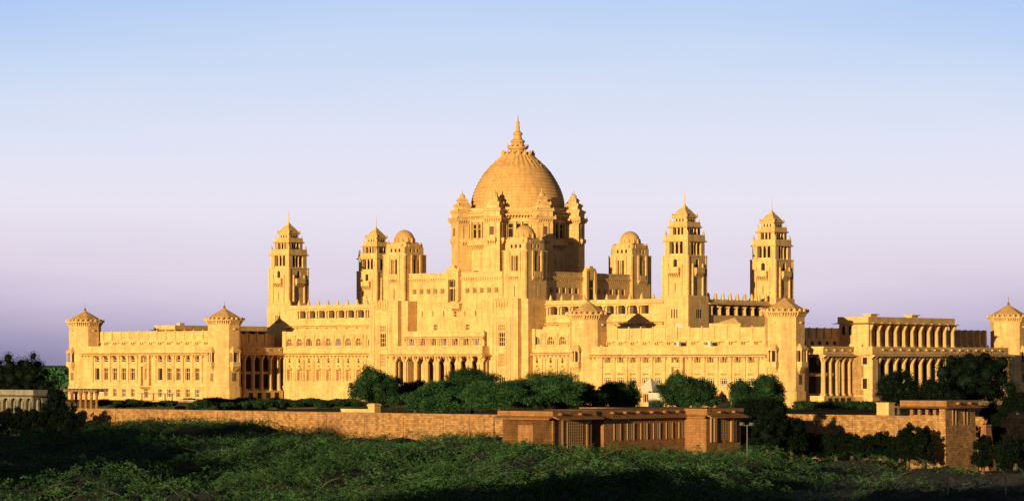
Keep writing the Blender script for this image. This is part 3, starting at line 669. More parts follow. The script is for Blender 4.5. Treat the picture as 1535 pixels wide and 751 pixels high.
# ---- front end wings
LX = [145.7, 158.7, 172, 185.5, 198.8, 240, 253.6, 267, 281.4, 295.4]
RX = [911.2, 930.4, 948.8, 968, 986.7, 1045.5, 1065, 1085, 1106, 1126]
VF = -39.0
def end_wing(left):
    b = MB(); F = front(VF)
    if left: us = [U(x, VF) for x in LX]; uc = U(219, VF); s0, s1 = -90.5, -50.0; ec, pt, zt = 2.25, 3.7, 6.85
    else: us = [U(x, VF) for x in RX]; uc = U(1016, VF); s0, s1 = 50.0, 89.5; ec, pt, zt = 1.65, 3.1, 6.45
    ops = []
    for c in us:
        if left: ops += [(c, 1.3, ec-1.9, ec-.35, 1), (c, 1.4, -3.5, -.9, 0), (c, 1.2, -7.0, -5.3, 0)]
        else: ops += [(c, 1.5, .1, 1.3, 0), (c, 1.5, -3.9, -2.5, 0), (c, 1.3, -2.1, -1.7, 0), (c, 1.2, -7.0, -5.4, 0)]
    ops += [(uc, 1.4 if left else 1.0, ec-1.9, ec-.4, left), (uc, 1.0, -3.4, -.9, 1), (uc, 1.3, -7.2, -5.2, 0)]
    b.box(s0, s1, VF+.5, -28, G, pt-.9)
    facade(b, F, s0, s1, G, pt, ops)
    fbox(b, F, s0, s1, -.1, 0, pt-.2, pt+.02); fbox(b, F, s0, s1, -.28, 0, ec+.02, ec+.25); fbox(b, F, s0, s1, -.1, 0, pt-.65, pt-.55)
    chajja(b, F, s0, s1, ec, .95, brk=0.95)
    fbox(b, F, s0, s1, -.3, 0, -4.85, -4.6); fbox(b, F, s0, s1, -.12, 0, -4.1, -4.0)
    ed = sorted(us+[uc-1.3, uc+1.3] if 0 else us)
    pil = [us[0]-1.4]
    for i in range(9):
        if i == 4: pil += [us[4]+1.4, us[5]-1.4]
        else: pil.append((us[i]+us[i+1])/2)
    pil.append(us[-1]+1.4)
    for q in pil:
        fbox(b, F, q-.3, q+.3, -.26, 0, -4.0, ec-.7); fbox(b, F, q-.42, q+.42, -.4, 0, ec-1.1, ec-.6)
    # centre bay
    fbox(b, F, uc-1.6, uc-.9, -.7, 0, -4.6, ec-.5); fbox(b, F, uc+.9, uc+1.6, -.7, 0, -4.6, ec-.5)
    fbox(b, F, uc-.89, uc+.89, -.9, 0, -.6, .2); dentils(b, F, uc-1.5, uc+1.5, -5.5, -4.9, .8, .6, .25)
    # sill boxes under windows
    for c in us: fbox(b, F, c-.8, c+.8, -.15, 0, -3.75, -3.6); fbox(b, F, c-.7, c+.7, -.1, 0, ec-2.3, ec-2.1)
    wg = b.build('end_wing', M['stone'], pal)
    if left:
        a1, a2, a3 = winmesh(1.3, 1.5, 0, (.3,), M['glass']), winmesh(1.4, 2.6, 1, (.68,), M['glass']), winmesh(1.2, 1.7, 1, (.6,))
        b1 = winmesh(1.4, 2.6, 0, (), M['dark'])
        jm = MB(); 
        jm.hexa([(-.4, -.15, 0), (.4, -.15, 0), (.4, 0, 0), (-.4, 0, 0), (-.4, -.15, 1.1), (.4, -.15, 1.1), (.4, 0, 1.1), (-.4, 0, 1.1)]); jm.lathe(0, -.05, [(.42, 1.1), (.3, 1.4), (.05, 1.6)], 8); 
        for i, c in enumerate(us):
            inst(a1, 'arched_window', wg, F, c, .38, ec-1.9); inst(b1 if i in (0, 5) else a2, 'window', wg, F, c, .38, -3.5)
            inst(a3 if i % 3 else wA2, 'basement_window', wg, F, c, .38, -7.0) if i else inst(a3, 'basement_window', wg, F, c, .38, -7.0)
            if i == 0: globals().__setitem__('wA2', winmesh(1.2, 1.7, 1, (.5,), M['glass'], M['white']))
        inst(a1, 'arched_window', wg, F, uc, .38, ec-1.9); inst(winmesh(1.0, 2.5, 0, (), M['dark']), 'window', wg, F, uc, .38, -3.4)
    else:
        a1, a2, a3, a4 = winmesh(1.5, 1.2, 3, ()), winmesh(1.5, 1.4, 2, (.75,), M['glass'], M['white']), winmesh(1.2, 1.6, 1), winmesh(1.3, .4, 3)
        for i, c in enumerate(us):
            inst(a1, 'small_window', wg, F, c, .38, .1); inst(a2, 'window', wg, F, c, .38, -3.9); inst(a4, 'fanlight', wg, F, c, .38, -2.1); inst(a3, 'basement_window', wg, F, c, .38, -7.0)
        inst(winmesh(1.0, 1.2, 1), 'small_window', wg, F, uc, .38, ec-1.9); inst(winmesh(1, 2.5, 1, (.6,)), 'window', wg, F, uc, .38, -3.4)
    inst(winmesh(1.3, 2, 1, (.7,)), 'basement_window', wg, F, uc, .38, -7.2)
    # set back attic storey
    b = MB(); F = front(-35.2)
    b.box(s0+.5, s1-.5, -34.8, -33.2, 2.0, zt-.2)
    n = 14; sp = (s1-s0-1)/n
    ops = [(s0+.5+(i+.5)*sp, 1.1, pt+.25, pt+.75, 0) for i in range(n)]
    facade(b, F, s0+.5, s1-.5, 2.0, zt, ops, dep=.3, back=.4)
    for i in range(n+1):
        q = s0+.5+i*sp; fbox(b, F, q-.09, q+.09, -.18, 0, pt+1.3, zt+.05)
        if i < n:
            c = q+sp/2; fbox(b, F, c-.75, c+.75, -.5, 0, pt+.8, pt+.95); fbox(b, F, c-.9, c-.7, -.45, 0, pt+.3, pt+.79)
            p = F(q, -.1, 0); b.lathe(p[0], p[1], [(.2, zt+.05), (.12, zt+.3)], 5)
            fbox(b, F, q+.5, q+.62, -.22, 0, pt+1.7, pt+1.95)
    fbox(b, F, s0+.5, s1-.5, -.1, 0, pt+1.15, pt+1.25); fbox(b, F, s0+.5, s1-.5, -.08, 0, zt-.15, zt+.0)
    at = b.build('attic', M['stone'], wg)
    dk = MB(); fbox(dk, I0, -.55, .55, 0, .03, 0, .5); dkm = meshonly(dk, 'vent', [M['shutter']])
    b = MB(); b.box(s0+2, s1-2, -33.2, -20, 1.5, 2.4); b.build('roof', M['roofst'], wg)
    return wg
end_wing(True); end_wing(False)

# ---- rooftop halls at the two ends and the end blocks
def slabroof(b, u0, u1, v0, v1, z0, z1, pr=.9):
    b.box(u0, u1, v0, v1, z0, z1); b.hexa([(u0-pr, v0-pr, z0-.22), (u1+pr, v0-pr, z0-.22), (u1+pr, v1+pr, z0-.22), (u0-pr, v1+pr, z0-.22), (u0-.0, v0-.0, z0-.005), (u1, v0, z0-.005), (u1, v1, z0-.005), (u0, v1, z0-.005)])
# left hall (seen from its inner side)
b = MB(); slabroof(b, -93.2, -86.4, -14.9, 14.9, 7.6, 8.5); b.box(-92.9, -86.9, -14.6, 14.6, 2, 6.0)
b.box(-92.9, -91.5, -14.6, 14.6, 5.9, 7.4); b.box(-92.9, -87.1, 14, 14.6, 5.9, 7.4)
for k in range(8): b.box(-92.6+k*.72, -92.2+k*.72, -14.6, -14.3, 6.0, 7.4)
for k in range(10): b.box(-87.6, -86.9, -14.4+k*3.15, -13.7+k*3.15, 6.0, 7.38)
b.box(-90.5, -90.3, -13.9, 13.9, 6.0, 7.4, 1)
hl = b.build('roof_hall', [M['stone'], M['dark']], pal)
b = MB(); b.box(-90, -89, -11, -9.6, 8.51, 9.1); b.box(-90, -89, 2, 3.4, 8.51, 9.1); b.build('chimney', M['stone'], hl)
# right hall with tall columns
b = MB(); slabroof(b, 88.0, 94.6, -14.9, 14.9, 7.4, 8.45)
b.box(88.2, 93.2, -14.7, 14.7, 2.2, 7.38); b.box(93.2, 94.5, -14.7, -13.9, 2.2, 7.38)
F = side(93.2)
for k in range(10): 
    c = -12.4+2.85*k; fbox(b, F, c-.9, c+.9, -.04, 0, 3.6, 7.0, 1); fbox(b, F, c-.3, c+.3, -.35, 0, 3.2, 6.9)
    b.hexa([F(c-.6, -.9, 3.0), F(c+.6, -.9, 3.0), F(c+.6, 0, 3.0), F(c-.6, 0, 3.0), F(c-.15, -.3, 4.4), F(c+.15, -.3, 4.4), F(c+.15, 0, 4.4), F(c-.15, 0, 4.4)])
F = front(-14.7)
for q in (89.2, 90.6): fbox(b, F, q-.3, q+.3, -.03, 0, 5.2, 6.8, 1)
fbox(b, F, 88.6, 93.4, -.5, 0, 2.9, 3.5)
hr = b.build('roof_hall', [M['stone'], M['dark']], pal)
c1 = colmesh(.42, 4.5, .55)
for k in range(11): inst(c1, 'column', hr, side(94.3), -13.85+2.85*k, .1, 2.9)
b = MB()
for q in (-9, 5): b.box(90, 91.3, q, q+2.2, 8.46, 8.9); b.box(89.7, 91.6, q-.3, q+2.5, 8.91, 9.1)
b.build('chimney', M['stone'], hr)
# right end block: colonnade on its outer face
b = MB(); b.box(84, 99.3, -23.7, 23.7, G, 2.4); b.box(84, 101.1, -23.7, -21.9, G, 1.5); b.box(84, 101.1, 21.9, 23.7, G, 1.5)
b.box(84, 101.0, -23.6, 23.6, 1.6, 3.0); b.box(99.3, 101.2, -21.9, 21.9, G, -5.6)
chajja(b, side(101.1), -24.3, 24.4, 1.75, .95, brk=1.3); 
F = front(-23.7); 
c = U(1297, -23.7)
for z0, z1 in ((-.1, 1.1), (-4.4, -2.6)):
    fbox(b, F, c-.75, c+.75, -.12, 0, z0-.15, z1+.15); fbox(b, F, c-.45, c+.45, -.15, -.12, z0, z1, 1)
fbox(b, F, 95, 101.1, -.2, 0, -5.8, -5.55)
F = side(99.3)
for k in range(15):
    q = -20.3+2.9*k; fbox(b, F, q-.95, q+.95, -.04, 0, -5.0, .9, 1); fbox(b, F, q-.2, q+.2, -.3, 0, -5.4, .9)
    p = side(101.1)(q+.4, -.1, 0); b.lathe(101.15, q, [(.22, 2.35), (.22, 2.6)], 6)
b.box(99.3, 101.1, -21.5, 21.5, 1.3, 1.6)
eb = b.build('end_block', [M['stone'], M['dark']], pal)
c2 = colmesh(.5, 7.0, .6)
for k in range(16): inst(c2, 'column', eb, side(100.5), -21.1+2.82*k, 0, -5.6)
# attic walls of the end wing seen over the end porch
b = MB(); b.box(83, 88.5, -33.5, -14, G, 6.4)
F = side(88.5)
for k in range(8): q = -32+2.4*k; fbox(b, F, q-.12, q+.12, -.2, 0, 4.6, 6.5); fbox(b, F, q+.5, q+1.4, -.03, 0, 3.4, 4.0, 1)
b.box(88.5, 93.5, -34, -23.7, G, 1.6); b.build('end_wing', [M['stone'], M['dark']], pal)
b = MB(); b.box(83, 88.5, 14, 37, G, 6.4)
for k in range(9): q = 16+2.4*k; fbox(b, F, q-.12, q+.12, -.9, 0, 3.4, 6.5); fbox(b, F, q-.5, q+.5, -1.2, 0, 3.0, 3.6)
b.box(88.5, 96, 23.7, 37, G, 1.6)
b.build('end_wing', [M['stone'], M['dark']], pal)
def porch(u, v0, v1, dep, zt, ztop, ncol, flip=1):
    b = MB(); b.box(u-dep, u, v0, v1, ztop, zt); chajja(b, side(u), v0-.5, v1+.4, ztop+.1, .9, brk=1.4)
    b.box(u-dep, u+.2, v0, v1, G, -5.6)
    F = side(u-dep)
    for k in range(ncol-1):
        q = v0+.9+(k+.5)*(v1-v0-1.5)/(ncol-1); fbox(b, F, q-.9, q+.9, -.04, 0, -5.2, ztop-.6, 1)
        fbox(b, F, q-.95, q+.95, -.12, 0, -2.2, -1.6)
    fbox(b, side(u), v0, v1, -.1, 0, zt-.25, zt+.02)
    for k in range(4):
        q = v0+1+(v1-v0-2)*k/3; p = side(u)(q, -.08, 0); b.lathe(p[0], p[1], [(.2, ztop+.6), (.2, ztop+.85)], 6)
    for k in range(ncol-1):
        q = v0+.9+(k+.5)*(v1-v0-1.5)/(ncol-1); fbox(b, side(u+.2), q-.6, q+.6, -.03, 0, -7.3, -6.0, 1)
    o = b.build('porch', [M['stone'], M['dark']], pal)
    cm_ = colmesh(.45, ztop+5.6, .6)
    for k in range(ncol): inst(cm_, 'column', o, side(u-.55), v0+.9+k*(v1-v0-1.5)/(ncol-1), 0, -5.6)
porch(97.2, -33.4, -23.9, 3.6, 3.0, 1.65, 5)
porch(-46.9, -32.8, -21.2, 3.0, 3.4, 2.2, 5)
b = MB(); b.box(-60, -49.9, -33.5, -20.5, G, 6.2)
F = side(-49.9)
for k in range(6): q = -32.6+2.3*k; fbox(b, F, q-.12, q+.12, -.2, 0, 4.4, 6.4)
b.build('side_wall', M['stone'], pal)
b = MB(); b.box(-86.4, -60, -14, 14, G, 4.5); b.box(56, 84, -20, 20, G, 3); b.build('roof', M['roofst'], pal)
b = MB(); b.box(U(1063, -24), U(1110, -24), -24, -20, 2.4, 7.4)
c = U(1095, -24.3); b.hexa([(c-3, -24.4, 7.41), (c+2, -24.4, 7.41), (c+2, -21, 7.41), (c-3, -21, 7.41), (c-.2, -23, 8.4), (c, -23, 8.4), (c, -22, 8.4), (c-.2, -22, 8.4)])
b.build('roof_lantern', M['trim'], pal)
# roof clutter
r_ = root('satellite_dish', U(1020, -28), -28, 2.4, 'white satellite dish on the palace roof in front of the second tower from the right', 'satellite dish')
b = MB(); u_ = U(1020, -28); b.lathe(u_, -28, [(.12, 2.4), (.08, 6.0)], 6)
b.build('mast', M['metal'], r_)
b = MB()
for i in range(16):
    for j in range(3):
        a0, a1 = 2*math.pi*i/16, 2*math.pi*(i+1)/16; r0, r1 = j*.3, (j+1)*.3
        pt = lambda rr, aa: (u_+rr*math.cos(aa), -28.25-.25*(rr*rr)+.2, 6.6+rr*math.sin(aa))
        b.face([pt(r0, a0), pt(r1, a0), pt(r1, a1), pt(r0, a1)] if j else [pt(0, a0), pt(r1, a0), pt(r1, a1)])
b.build('dish', M['white'], r_)
for i, (x, lb) in enumerate(((1019.5, 'white air conditioning box on the ledge of the right wing near its middle'), (1066.5, 'white air conditioning box on the ledge of the right wing nearer the end turret'))):
    u_ = U(x, -37); r_ = root('air_conditioner', u_, -37.5, 3.12, lb, 'air conditioner', 'boxes on the wing ledge')
    b = MB(); fbox(b, front(-38), u_-.7, u_+.5, 0, .6, 3.14, 4.0); b.build('casing', M['white'], r_)
    b = MB(); fbox(b, front(-38.02), u_-.6, u_-.1, 0, .02, 3.3, 3.85); b.build('fan_grille', M['metal'], r_)

# ================================================================== GROUND AND TERRACE
def gz(x, y):
    return 0
b = MB()
xs = [-30000, -6000, -1500, -400, -200, 0, 200, 400, 1500, 6000, 30000]; ys = [-3000, -200, 0, 150, 300, 450, 700, 1200, 3000, 9000, 30000]
def hz(x, y):
    return -13.2 if -500 < x < 500 and -300 < y < 900 else (-14 if y < 3500 else -20)
idx = {}
for j, y in enumerate(ys):
    for i, x in enumerate(xs): idx[i, j] = len(b.v); b.v.append((x, y, hz(x, y)))
for j in range(len(ys)-1):
    for i in range(len(xs)-1): b.f.append((idx[i, j], idx[i+1, j], idx[i+1, j+1], idx[i, j+1])); b.m.append(0 if ys[j+1] <= 700 and abs(xs[i]+xs[i+1]) < 900 else 1)
tag(b.build('ground', [M['soil'], M['plain']]), kind='structure')
# unseen ridge added behind and left of view, crest shaped to shade the thickets
ss_, cs_ = math.sin(R(SUN_AZ)), math.cos(R(SUN_AZ)); rr_ = random.Random(11)
cr_w = [-330, -270, -222, -180, -150, -136, -114, -102, -88, -50, -25]; cr_z = [24, 25.4, 24.6, 19.2, 14.5, 5, 4, 14, 21.5, 21, 2]
b = MB(); cols_ = []
wq = -340
while wq <= -15:
    zc = float(np.interp(wq, cr_w, cr_z))+1.1*math.sin(wq*.31)+.9*math.sin(wq*.83+1)+rr_.uniform(-.5, .5); row = []
    for da, f in ((-120, 0), (-60, .45), (-20, .85), (0, 1), (14, .8), (30, .4), (52, 0)):
        a_ = -60+da; row.append((wq*cs_+a_*ss_, -wq*ss_+a_*cs_, -13.25+(zc+13.25)*f))
    cols_.append(row); wq += 2.5
for i in range(len(cols_)-1):
    for j in range(6): b.face([cols_[i][j], cols_[i+1][j], cols_[i+1][j+1], cols_[i][j+1]])
tag(b.build('shade_ridge', M['soil']), kind='structure')
# palace terrace (raised garden), outline in survey coordinates
ter = [(33, -148.6), (144.2, -148.6), (144.2, -174.0), (148.5, -174.0), (148.5, -146.6), (154.3, -146.6), (154.3, -140), (146.4, -140), (146.4, -115.3), (187, -115.3), (187, -100), (200, -100), (210, -60), (220, 70), (-130, 70), (-130, -60), (33, -60)]
b = MB(); n = len(ter)
b.v = [world(u, v, -13.3) for u, v in ter]+[world(u, v, -7.72) for u, v in ter]
b.f = [tuple(range(n, 2*n))]+[(i, (i+1) % n, n+(i+1) % n, n+i) for i in range(n)]; b.m = [0]*len(b.f)
tag(b.build('terrace_garden', M['lawn']), kind='structure')

def coped_wall(name, u0, u1, v0, v1, ztop, label, m=None, zb=-13.3):
    r = root(name, u0, v0, zb, label, 'wall'); b = MB(); m = m or M['rubble']
    b.box(u0, u1, v0, v1, zb, ztop-.2)
    if u1-u0 > 6:
        q = u0+3
        while q < u1-1: b.box(q-.35, q+.35, v0-.12, v0, zb, ztop-.55); q += 7.5
    b.build('wall_body', m, r); b = MB(); b.box(u0-.05, u1+.05, v0-.14, v1+.1, ztop-.19, ztop); b.build('coping', M['redst'] if m is M['redst'] else M['rubble'], r); return r
coped_wall('garden_wall', 33, 144.1, -149.4, -148.7, -6.95, 'long low rubble stone garden wall glowing orange above the thorn trees, left of the flat roofed lodge')
coped_wall('garden_wall', 146.2, 186.5, -116, -115.1, -7.05, 'plain orange stone retaining wall between the lodge and the tall kiosk at right', M['rubble'])
coped_wall('garden_wall', U(1500, -112), 250, -112, -111.1, -7.4, 'dim stone wall running out of the picture at far right, beyond the dark trees', M['redst'])

# ---- flat roofed lodge at the end of the garden wall
lo = root('garden_lodge', 148, -160, -13.3, 'long low red brown stone lodge with flat roof, lattice windows and a golden corner pier', 'lodge')
def lattice(mb, F, c, w_, z0, z1, m=0):
    n = max(2, int(w_/.35)); 
    for i in range(n+1): q = c-w_/2+w_*i/n; fbox(mb, F, q-.06, q+.06, -.07, 0, z0, z1, m)
    k = max(2, int((z1-z0)/.35))
    for i in range(k+1): z = z0+(z1-z0)*i/k; fbox(mb, F, c-w_/2, c+w_/2, -.06, 0, z-.05, z+.05, m)
vR = [V(x, 151.4) for x in (827, 887, 905, 1045)]
b = MB()
b.box(143.5, 151.4, vR[0], vR[1], -13.3, -6.7); b.box(143.5, 149.0, vR[1], vR[2], -13.3, -6.7); b.box(143.5, 151.4, vR[2], -146.9, -13.3, -6.7)
FL, FR = front(vR[0]), side(151.4)
facade(b, FL, 143.5, 151.6, -13.3, -6.62, [(147.2, 2.4, -10.2, -7.6, 0)], dep=.3, back=.35)
wall_o = b.build('lodge_wall', M['redst'], lo)
b = MB(); c = (vR[0]+vR[1])/2+.6
fbox(b, FR, c-2.6, c-2.3, -.1, 0, -11, -7.0); fbox(b, FR, c+2.3, c+2.6, -.1, 0, -11, -7.0)
fbox(b, FR, c-1.5, c+1.5, -.05, -.01, -10.8, -7.3, 1); lattice(b, FR, c, 3.0, -10.8, -7.3); b.build('lattice_window', [M['screen'], M['dark']], wall_o)
xx = [925, 945, 965, 984, 1003, 1022, 1039]
for x in xx:
    q = V(x, 151.4); b = MB(); fbox(b, FR, q-.55, q+.55, -.02, -.01, -9.6, -7.7, 1)
    lattice(b, FR, q, 1.1, -9.6, -7.7); fbox(b, FR, q-.72, q-.6, -.12, 0, -9.7, -7.6); fbox(b, FR, q+.6, q+.72, -.12, 0, -9.7, -7.6); b.build('lattice_window', [M['screen'], M['dark']], wall_o)
b = MB(); lattice(b, front(vR[0]+.2), 147.2, 2.4, -10.2, -7.6); b.build('lattice_window', M['screen'], wall_o)
# corner pier and end face
b = MB(); b.box(151.0, 154.9, -147.2, -139.6, -13.3, -6.71); b.build('corner_pier', M['redst'], lo)
S2 = side(154.9); b = MB(); q = -143.6
fbox(b, S2, q-1.3, q+1.3, -.05, -.01, -9.9, -7.1, 1); lattice(b, S2, q, 2.6, -9.9, -7.1)
for e in (-1.9, 1.9): fbox(b, S2, q+e-.3, q+e+.3, -.3, 0, -10.2, -7.0); 
for e in (-2.7, 2.7): fbox(b, S2, q+e-.1, q+e+.1, -.22, 0, -10.2, -7.0)
b.build('lattice_window', [M['screen'], M['dark']], lo)
b = MB()                                       # roof slab, parapet and spouts
b.box(143.0, 151.9, vR[0]-.4, vR[1]+.3, -6.6, -5.85); chajja(b, side(151.9), vR[0]-.4, vR[1]+.6, -6.45, 1.0, brk=0)
chajja(b, front(vR[0]-.4), 142.8, 151.9, -6.45, .8, brk=0)
b.box(143.5, 151.6, vR[1]+.3, -139, -6.6, -5.8); chajja(b, side(151.6), vR[1]+.8, -147.3, -6.5, .7, brk=0)
b.box(151.6, 155.2, -147.5, -139.3, -6.7, -5.82); chajja(b, side(155.2), -147.5, -139.3, -6.6, .8, brk=0); chajja(b, front(-147.5), 151.9, 155.2, -6.6, .5, brk=0)
b.box(128, 143.4, -140, -136, -7.7, -6.0)
for x in [838, 868] : q = V(x, 151.9); p = side(151.9)(q, -.2, 0); b.box(151.9, 152.4, q-.15, q+.15, -6.35, -6.1)
for x in [916, 935, 955, 975, 994, 1014, 1032]: q = V(x, 151.6); b.box(151.6, 152.1, q-.15, q+.15, -6.3, -6.05)
for q in (-145, -141.8): b.box(155.2, 155.7, q-.15, q+.15, -6.4, -6.15)
b.build('flat_roof', M['redst'], lo)

# ---- tall kiosk on the terrace corner
uk, vk = 190.0, -147.0
ki = root('corner_kiosk', uk-3, vk+3, -13.3, 'tall square stone kiosk with open windows and flat overhanging roof at right', 'kiosk')
u0, u1 = U(1352, vk)+0, U(1417, vk); v1 = V(1461, u1)
b = MB(); ua = U(1408, vk)
b.hexa([(ua-.2, vk-.3, -14), (u1+.3, vk-.3, -14), (u1+.3, v1+.4, -14), (ua-.2, v1+.4, -14), (ua, vk, -5.21), (u1, vk, -5.21), (u1, v1, -5.21), (ua, v1, -5.21)])
b.box(u0+.3, ua, vk+1.2, v1, -13.3, -6.3)
kz = b.build('kiosk_base', M['rubble'], ki)
b = MB(); 
for q in np.linspace(u0+.55, ua-.4, 5): b.box(q-.2, q+.2, vk+1.3, vk+1.7, -6.3, -5.5)
b.box(u0+.3, ua, vk+1.25, vk+1.8, -5.5, -5.21); b.box(u0+.3, ua, v1-.4, v1, -6.3, -5.21)
b.box(u0+.3, ua, v1-.9, v1-.85, -6.3, -5.3, 1); b.build('pillars', [M['redst'], M['dark']], ki)
S3 = side(u1)
for q in (.29, .68):
    b = MB(); c = vk+(v1-vk)*q; fbox(b, S3, c-.28, c+.28, -.03, 0, -7.4, -5.4, 1)
    for e in (-.38, .38): fbox(b, S3, c+e-.1, c+e+.1, -.14, 0, -7.5, -5.4)
    fbox(b, S3, c-.5, c+.5, -.1, 0, -7.6, -7.51); b.build('slot_window', [M['screen'], M['dark']], kz)
b = MB(); slabroof(b, u0-.1, u1+.35, vk-.3, v1+.3, -5.2, -4.5, .8)
for q in (.3, .7): c = vk+(v1-vk)*q; b.box(u1+.35, u1+.8, c-.15, c+.15, -4.95, -4.7)
b.build('flat_roof', M['redst'], ki)
p0 = U(1468, vk+7.5); q0 = vk+7.5
bt = root('stone_buttress', p0, q0, -13.3, 'narrow leaning stone buttress in the dark just right of the kiosk', 'buttress')
b = MB()
b.hexa([(p0-.1, q0, -13.3), (p0+1.3, q0, -13.3), (p0+1.3, q0+2, -13.3), (p0-.1, q0+2, -13.3), (p0, q0+.4, -7.8), (p0+.7, q0+.4, -7.8), (p0+.7, q0+1.6, -7.8), (p0, q0+1.6, -7.8)])
b.box(p0-.1, p0+.8, q0+.3, q0+1.7, -7.79, -7.5)
b.build('buttress_body', M['redst'], bt)

def at(x, y, Z): return ((x-XC)/FPX*Z, Z, (YH-y)/FPX*Z)
def uv(X, Z): dx, dy = X-CX, Z-CY; return (cu*dx-su*dy, su*dx+cu*dy)
# ---- gate post with a stub of low wall
X, Z, z = at(561, 617, 408); u_, v_ = uv(X, Z)
gp = root('gate_post', u_, v_, -7.7, 'square stone gate post catching the sun in front of the round dark tree', 'gate post')
b = MB(); b.sq(u_, v_, [(1.3, -7.7), (1.3, -6.2), (1.5, -6.15), (1.5, -5.9), (1.1, -5.75)]); b.build('post', M['stone'], gp)
b = MB(); b.box(u_-6.4, u_-.66, v_-.3, v_+.3, -7.7, -6.75); b.box(u_-6.4, u_-.66, v_-.4, v_+.4, -6.75, -6.6); b.build('low_wall', M['stone'], gp)
# ---- planter walls in the garden
for x0, x1, yt, Z, lb in ((268, 308, 599, 560, 'low stone planter wall in the garden before the left corner turret'), (185, 262, 600.5, 560, 'low garden ledge below the left wing')):
    X, Zz, z = at((x0+x1)/2, yt, Z); u_, v_ = uv(X, Zz); hw = (x1-x0)/2*Z/FPX/cu
    r_ = root('planter_wall', u_, v_, -7.7, lb, 'planter'); b = MB(); b.box(u_-hw, u_+hw, v_-.5, v_+.5, -7.7, z-.12); b.build('wall_body', M['rubble'], r_)
    b = MB(); b.box(u_-hw-.1, u_+hw+.1, v_-.6, v_+.6, z-.12, z); b.build('coping', M['stone'], r_)

# ---- arched pavilion at far left
v_ = -138.0; ur = U(50, v_); ul = U(-45, v_)
while world(ur, v_)[1] < 452: v_ += 1; ur = U(50, v_); ul = U(-45, v_)
ap_ = root('arched_pavilion', (ul+ur)/2, v_, -10.5, 'small pale stone pavilion with scalloped arches under the dark trees at far left', 'pavilion')
b = MB(); F = front(v_); zt_ = H(592, ur, v_); zb_ = zt_-3.4; n_ = int((ur-ul)/1.95)
facade(b, F, ur-.4-n_*1.95, ur, zb_, zt_, [(ur-1.2-1.95*k, 1.45, zb_+.2, zt_-.5, 1) for k in range(n_)], dep=.4, back=.45)
facade(b, side(ur), v_, v_+2.6, zb_, zt_, [(v_+1.3, 1.35, zb_+.2, zt_-.5, 1)], dep=.4, back=.45)
facade(b, front(v_+2.6), ur-.4-n_*1.95, ur, zb_, zt_, [(ur-1.2-1.95*k, 1.35, zb_+.2, zt_-.5, 1) for k in range(n_)], dep=.4, back=.45)
for k in range(n_):
    c = ur-1.2-1.95*k; fbox(b, F, c-1.05, c-.9, -.12, 0, zb_+.2, zt_-.7)
b.box(ur-.4-n_*1.95, ur, v_-.1, v_+2.8, -13, zb_-.02); b.build('arcade', M['pale'], ap_)
b = MB(); slabroof(b, ur-.4-n_*1.95, ur+.2, v_-.2, v_+2.9, zt_+.02, zt_+.85, .8); b.build('roof', M['pale'], ap_)

# ---- pergola behind the left end of the garden wall
pu, pv = 34.2, -146.5
pg = root('pergola', pu, pv, -7.7, 'stone pergola with round posts and flat beams at the left end of the garden wall', 'pergola')
px = [108, 114, 121, 129, 137, 145]
pm = MB(); pm.lathe(0, 0, [(.32, 0), (.32, .2), (.24, .3), (.22, 2.8), (.34, 3.1), (.34, 3.3)], 10); pmm = meshonly(pm, 'post', [M['redst']])
for i, x in enumerate(px):
    vv = -145.5 if i % 2 else -147.5; inst(pmm, 'post', pg, Pl(U(x, vv), vv, 0), 0, 0, -7.7)
b = MB(); a, c = U(96, -147.5), U(146, -147.5)
b.box(a, c, -147.7, -147.3, -4.4, -4.12); b.box(a, c, -145.7, -145.3, -4.4, -4.12)
q = a
while q < c: b.box(q, q+.2, -148.3, -144.7, -4.11, -3.95); q += .9
b.build('beams', M['wood'], pg)
# ---- garden pergola of thin rails in front of the left wing
X, Z, z = at(230, 595, 565); u_, v_ = uv(X, Z)
tr = root('garden_trellis', u_, v_, -7.7, 'thin metal trellis of posts and rails before the centre of the left wing', 'trellis')
b = MB()
for e in (-3.4, 0, 3.4, 5.5): b.box(u_+e-.08, u_+e+.08, v_-.08, v_+.08, -7.7, -6.1)
b.build('posts', M['metal'], tr); b = MB()
b.box(u_-4.5, u_+6, v_-.1, v_+.1, -6.1, -5.95); b.build('rail', M['metal'], tr)

# ---- white garden tent beside the right wing
X, Z, z = at(975, 585, 470); u_, v_ = uv(X, Z)
te = root('garden_tent', u_, v_, -7.7, 'small pale canvas tent with pitched roof between the round trees by the right wing', 'tent')
b = MB(); b.lathe(u_, v_, [(2.3, -4.6), (.1, -2.3)], 4, 45); b.build('canopy', M['white'], te)
pm = MB(); pm.lathe(0, 0, [(.06, 0), (.06, 3.1)], 6); pmm2 = meshonly(pm, 'pole', [M['metal']])
for ex, ey in ((-1, -1), (1, -1), (1, 1), (-1, 1)): inst(pmm2, 'pole', te, Pl(u_+ex*1.55, v_+ey*1.55, 0), 0, 0, -7.7)
b = MB(); b.box(u_-1.5, u_+1.5, v_+1.45, v_+1.5, -7.6, -4.6); b.build('back_cloth', M['white'], te)
# ---- little white hut behind the right wall
X, Z, z = at(1323, 612, 402); u_, v_ = uv(X, Z)
hu = root('garden_hut', u_, v_, -7.7, 'tiny sunlit plastered hut behind the retaining wall under the dark tree', 'hut')
b = MB(); b.box(u_-1.0, u_+1.0, v_, v_+1.6, -7.7, -5.7); b.build('wall_body', M['trim'], hu)
b = MB(); b.box(u_-1.1, u_+1.1, v_-.1, v_+1.7, -5.69, -5.55); b.build('roof', M['trim'], hu)

